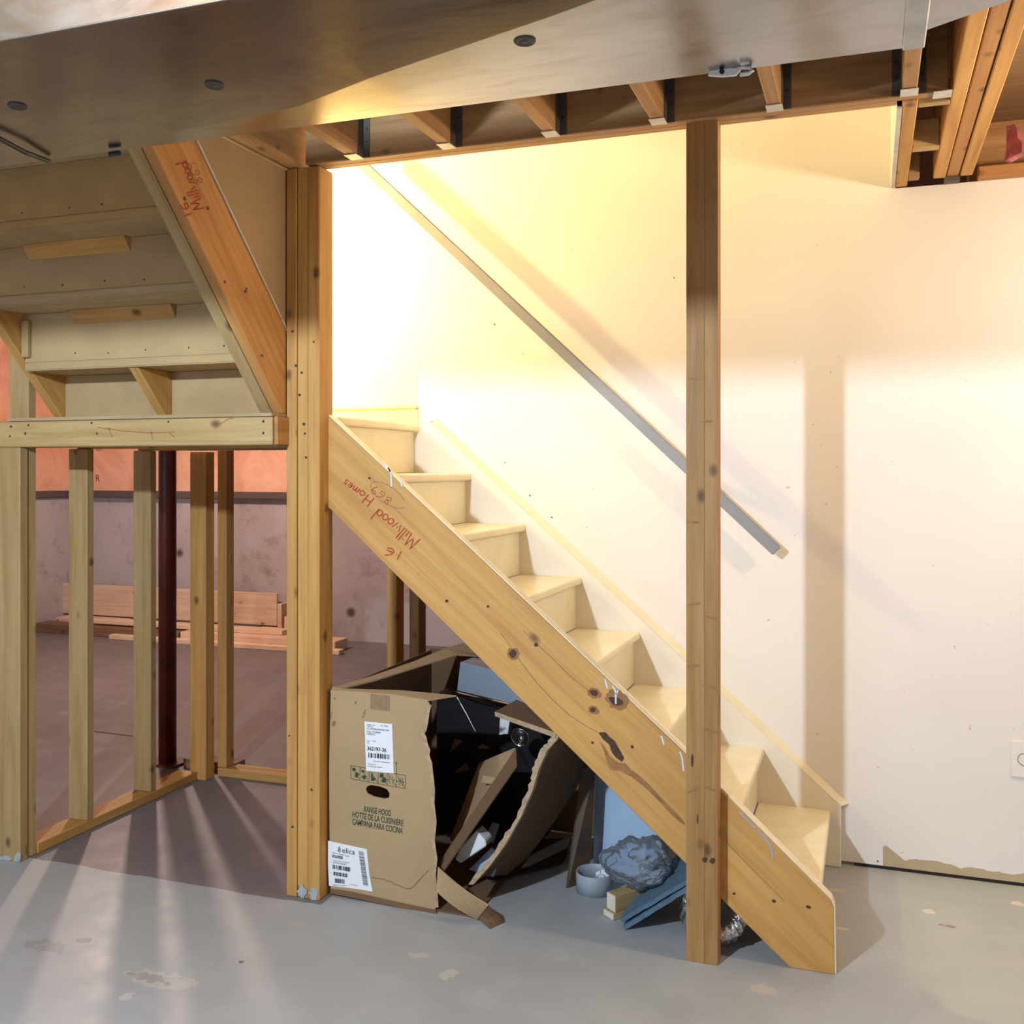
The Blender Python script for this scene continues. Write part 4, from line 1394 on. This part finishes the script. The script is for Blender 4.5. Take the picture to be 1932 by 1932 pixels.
# water stain line and the torn lower band
STN = plain('water_stain', (.22, .14, .075), .9)
stl = [(702, 1655), (720, 1658), (740, 1664), (752, 1671), (763, 1676), (774, 1677), (783, 1669), (790, 1662), (800, 1652), (808, 1640)]
ribbon('water_stain', STN, [[P_(x + random.uniform(-1.5, 1.5), y + random.uniform(-1.5, 1.5)) for x, y in densify([Vector((a_, b2)) for a_, b2 in stl], 4)]], SF, .0028, fr_)
for (x, y, rx, ry) in ((632, 1318, 1.5, 2), (671, 1326, 2, 3), (688, 1345, 1.2, 6), (685, 1353, 2, 1.5), (630, 1365, 3, 6), (625, 1350, 1.2, 8)):
    blob(x, y, rx, ry, .2, 'y', YB, SF, STN, 'water_stain', fr_, .0008, .4, 10)
sheet('torn_base', CARDSHADE, [[P_(x, y) + Vector((0, -.002, 0)) for x, y in ((624, 1676), (660, 1681), (700, 1690), (740, 1699), (800, 1712), (822, 1716))], [P_(x, y) + Vector((0, -.006 - .003 * (i % 2), 0)) for i, (x, y) in enumerate(((626, 1684), (660, 1690), (712, 1702), (742, 1707), (802, 1722), (828, 1724)))]], .003, parent=bxo)

# ------------------------------------------------------------------ range hood inside the box
rh = thing('range_hood', 'steel and black range hood lying in the torn cardboard box', 'range hood', at(950, 1380, 'y', 3.4))
solid('chimney_panel', HOODM, [at(868, 1249, 'y', 3.46), at(1000, 1282, 'y', 3.30), at(1000, 1336, 'y', 3.26), at(862, 1303, 'y', 3.42)], (.01, .11, .0), parent=rh, bevel=.002)
sheet('bright_edge', CHROME, [[at(860, 1304, 'y', 3.415), at(968, 1328, 'y', 3.29)], [at(860, 1307, 'y', 3.412), at(968, 1331, 'y', 3.288)]], .003, parent=rh)
solid('canopy', BLACK, [at(x, y, 'y', 3.50) for x, y in ((822, 1306), (1000, 1345), (1050, 1420), (1000, 1600), (900, 1640), (822, 1560))], (0, .10, 0), parent=rh, bevel=.01, seg=2)
sheet('vent', FOAM, grid4(at(944, 1352, 'y', 3.40), at(962, 1356, 'y', 3.40), at(958, 1384, 'y', 3.40), at(942, 1386, 'y', 3.40), 2, 6, lambda u, v: (0, -.003 * (int(v * 6) % 2), 0)), .002, parent=rh)
lc = at(981, 1391, 'y', 3.34)
Ml = frame(lc, (1, 0, 0), (-.1, -1, -.15))
ring = lathe('lamp_ring', CHROME, [(.027, 0), (.031, .004), (.033, .004), (.034, 0), (.031, -.006), (.026, -.003)], Ml, rh, 32, True, True)
lathe('lamp_lens', BLACK, [(.026, -.02), (.027, 0), (.016, .003), (.0001, .004)], Ml, rh, 28)
lathe('lamp_bulb', CHROME, [(.010, .002), (.011, .006), (.006, .009), (.0001, .010)], Ml @ Matrix.Translation((.006, -.005, 0)), rh, 20)
tube('wire', FOAM, [at(862, 1315, 'y', 3.05), at(880, 1347, 'y', 3.06), at(897, 1380, 'y', 3.07)], .0014, rh)
for tri_ in (((848, 1421), (858, 1395), (872, 1398)), ((855, 1459), (878, 1439), (884, 1453)), ((900, 1410), (910, 1405), (923, 1412), (905, 1413))):
    o = solid('cardboard_corner', CARDSHADE, [at(x, y, 'y', 3.38) for x, y in tri_], (0, .006, 0))
    tag(o, {848: 'triangular cardboard corner piece deep in the torn box, upper left', 855: 'triangular cardboard corner piece deep in the torn box, lower', 900: 'thin cardboard scrap deep in the torn box, under the bright panel'}[tri_[0][0]], 'cardboard')

# ------------------------------------------------------------------ things under the stairs
hb = [at(1096, 1452, 'y', 3.33), at(1121, 1440, 'y', 3.345), at(1108, 1663, 'z', .001), at(1067, 1676, 'z', .001)]
o = solid('hardboard_sheet', HARD, hb, (.006, .004, 0), X=hb[1] - hb[0], bevel=.001)
tag(o, 'dark brown hardboard sheet leaning next to the pale blue panel', 'board')
b0, b1 = at(1119, 1640, 'z', .001), at(1241, 1664, 'z', .001)
top0, top1 = at(1122, 1400, 'y', b0.y + .10), at(1240, 1400, 'y', b1.y + .10)
o = solid('blue_panel', PANELB, [b0, b1, Vector((b1.x, b1.y + .03, .36)), Vector((b0.x, b0.y + .06, .62))], (.0, .016, .0), bevel=.002)
tag(o, 'pale blue panel leaning under the stairs behind the grey ring', 'panel')
rc = at(1122, 1680, 'z', .0)
rg_ = lathe('pipe_ring', PVC, [(.062, 0), (.062, .064), (.0605, .066), (.0585, .064), (.0585, 0)], Matrix.Translation((rc.x, rc.y, 0)), None, 48, True, True)
tag(rg_, 'short grey plastic pipe ring standing on the floor under the stairs', 'pipe ring')
p = at(1143, 1650, 'y', rc.y)
ck = thing('metal_bracket', 'small white metal bracket lying inside the grey pipe ring', 'bracket', p)
kb = [(1124, 1646), (1137, 1641), (1146, 1642), (1150, 1650), (1161, 1653), (1160, 1661), (1149, 1658), (1141, 1652), (1130, 1651), (1124, 1655)]
kp = solid('plate', FOAM, [at(x, y, 'y', rc.y + .005) for x, y in kb], (0, .004, 0), parent=ck, bevel=.0005)
dots('hole', BLACK, [at(x, y, 'y', rc.y + .005) for x, y in ((1133, 1645), (1144, 1646), (1157, 1657))], SF, .0022, kp, 8, .0006)
lathe('cup', PVC, [(.014, -.01), (.016, .004), (.013, .006), (.0001, .003)], frame(at(1135, 1658, 'y', rc.y), (1, 0, 0), (-.2, -1, .4)), ck, 20)
# two stacked offcuts
c_ = at(1160, 1737, 'z', 0)
ang = R(52)
dx_, dy_ = Vector((math.cos(ang), math.sin(ang), 0)), Vector((-math.sin(ang), math.cos(ang), 0))
CUTEND = plain('fresh_cut_timber', (.72, .66, .56), .7, 0, .08, 20)
for (z0_, z1_, L_, wd, of, lab) in ((0, .022, .15, .050, -.004, 'thin pale offcut on the floor under the timber block'), (.0225, .076, .22, .042, .003, 'timber block with a pale cut end lying beside the blue slabs')):
    q = c_ + dx_ * of
    pts = [q, q + dy_ * wd, q + dy_ * wd + dx_ * L_, q + dx_ * L_]
    o = solid('timber_block', W_PALE, [v + Vector((0, 0, z0_)) for v in pts], (0, 0, z1_ - z0_), X=dx_, bevel=.002)
    tag(o, lab, 'block')
    en = solid('cut_end', CUTEND, [q - dx_ * .0006 + Vector((0, 0, z0_ + .002)), q + dy_ * wd - dx_ * .0006 + Vector((0, 0, z0_ + .002)), q + dy_ * wd - dx_ * .0006 + Vector((0, 0, z1_ - .002)), q - dx_ * .0006 + Vector((0, 0, z1_ - .002))], dx_ * -.0008, parent=o)
    plabel(en, 'pale sawn end')
# two blue slabs propped on a slant
A_, B_ = at(1172, 1737, 'z', .026), at(1312, 1655, 'y', 2.985)
D_, C_ = at(1222, 1650, 'y', 3.30), at(1322, 1592, 'y', 3.30)
for dz, lab in ((0, 'upper of two dark blue slabs propped on a slant behind the post'), (-.020, 'lower of two dark blue slabs propped on a slant behind the post')):
    gg = grid4(A_ + Vector((.01 if dz else 0, -.004 if dz else 0, dz)), B_ + Vector((0, 0, dz)), C_ + Vector((0, 0, dz)), D_ + Vector((0, 0, dz)), 10, 14, lambda u, v: (0, random.uniform(-.0025, .0025) if u == 0 else 0, random.uniform(-.001, .001)))
    for r_ in gg:
        for q in r_:
            q.z = max(q.z, .0075)
    o = sheet('blue_slab', SLAB, gg, .013)
    tag(o, lab, 'slab', 'blue slabs under the stairs')
# crumpled clear bag
bc = at(1208, 1622, 'y', 3.13)
bm = bmesh.new()
bmesh.ops.create_icosphere(bm, subdivisions=5, radius=1)
for v in bm.verts:
    q = v.co.copy()
    rdg = 1 - abs(noise.noise(q * 2.6 + Vector((5, 2, 1)))) * 2
    d_ = .92 + .40 * noise.noise(q * 1.5) + .20 * max(0, rdg) ** 2
    v.co = Vector((q.x * .110 * d_, q.y * .085 * d_, q.z * .066 * d_))
o = link('plastic_bag', finish(bm, 0, 1, True), BAG, None, Matrix.Translation(bc) @ Matrix.Rotation(-.25, 4, 'Y'))
tag(o, 'crumpled clear plastic bag on top of the blue slabs', 'bag')
# foil hose loop
fc = at(1347, 1756, 'y', 3.012)
bm = bmesh.new()
nu, nv = 72, 16
RM, rm = .073, .043
vv = []
for i in range(nu):
    a_ = 2 * math.pi * i / nu
    r_ = []
    for j in range(nv):
        t_ = 2 * math.pi * j / nv
        rr = rm * (1 + .10 * math.sin(i * 2 * math.pi / 3.0) + random.uniform(-.06, .06)) * (.75 if abs(math.cos(t_)) > .8 else 1)
        r_.append(bm.verts.new(((RM + rr * .75 * math.cos(t_)) * math.cos(a_), (RM + rr * .75 * math.cos(t_)) * math.sin(a_) * 1.02, rr * 1.5 * math.sin(t_))))
    vv.append(r_)
for i in range(nu):
    for j in range(nv):
        bm.faces.new((vv[i][j], vv[(i + 1) % nu][j], vv[(i + 1) % nu][(j + 1) % nv], vv[i][(j + 1) % nv]))
o = link('foil_hose', finish(bm, 0, 1, False), FOIL, None, frame(Vector((fc.x, fc.y, .094)), (.95, .30, 0), (-.26, -.80, .54)))
tag(o, 'loop of crinkled silver foil hose behind the foot of the post', 'hose')

# ------------------------------------------------------------------ wall outlet at the right edge
oa, ob = at(1909, 1396, 'y', YW - .007), at(1909, 1466, 'y', YW - .007)
ou = thing('wall_outlet', 'white outlet plate with a round socket low on the white wall', 'outlet', (oa.x + .04, YW, ob.z))
board('plate', PLATEW, (oa.x, YW - .008, ob.z), (oa.x + .075, YW - .0005, oa.z), 'z', ou, .003, 2)
lathe('socket', OUTL, [(.0185, 0), (.020, .001), (.0215, .0005), (.0215, -.001), (.0185, -.001)], frame((oa.x + .0375, YW - .0082, (oa.z + ob.z) / 2), (1, 0, 0), (0, -1, 0)), ou, 32, True, True)
# small scuffs and nail pops on the white wall
dots('nail_pop', plain('nail_pop_rust', (.16, .10, .06), .7), [at(x, y, 'y', YW) for x, y in ((1272, 524), (953, 873), (933, 612), (1656, 1625), (1041, 976), (1000, 935))], SF, .0035, bpy.data.objects['wall_back'], 9, .0008)

for ob_ in bpy.data.objects:
    if '_w' in ob_:
        del ob_['_w']
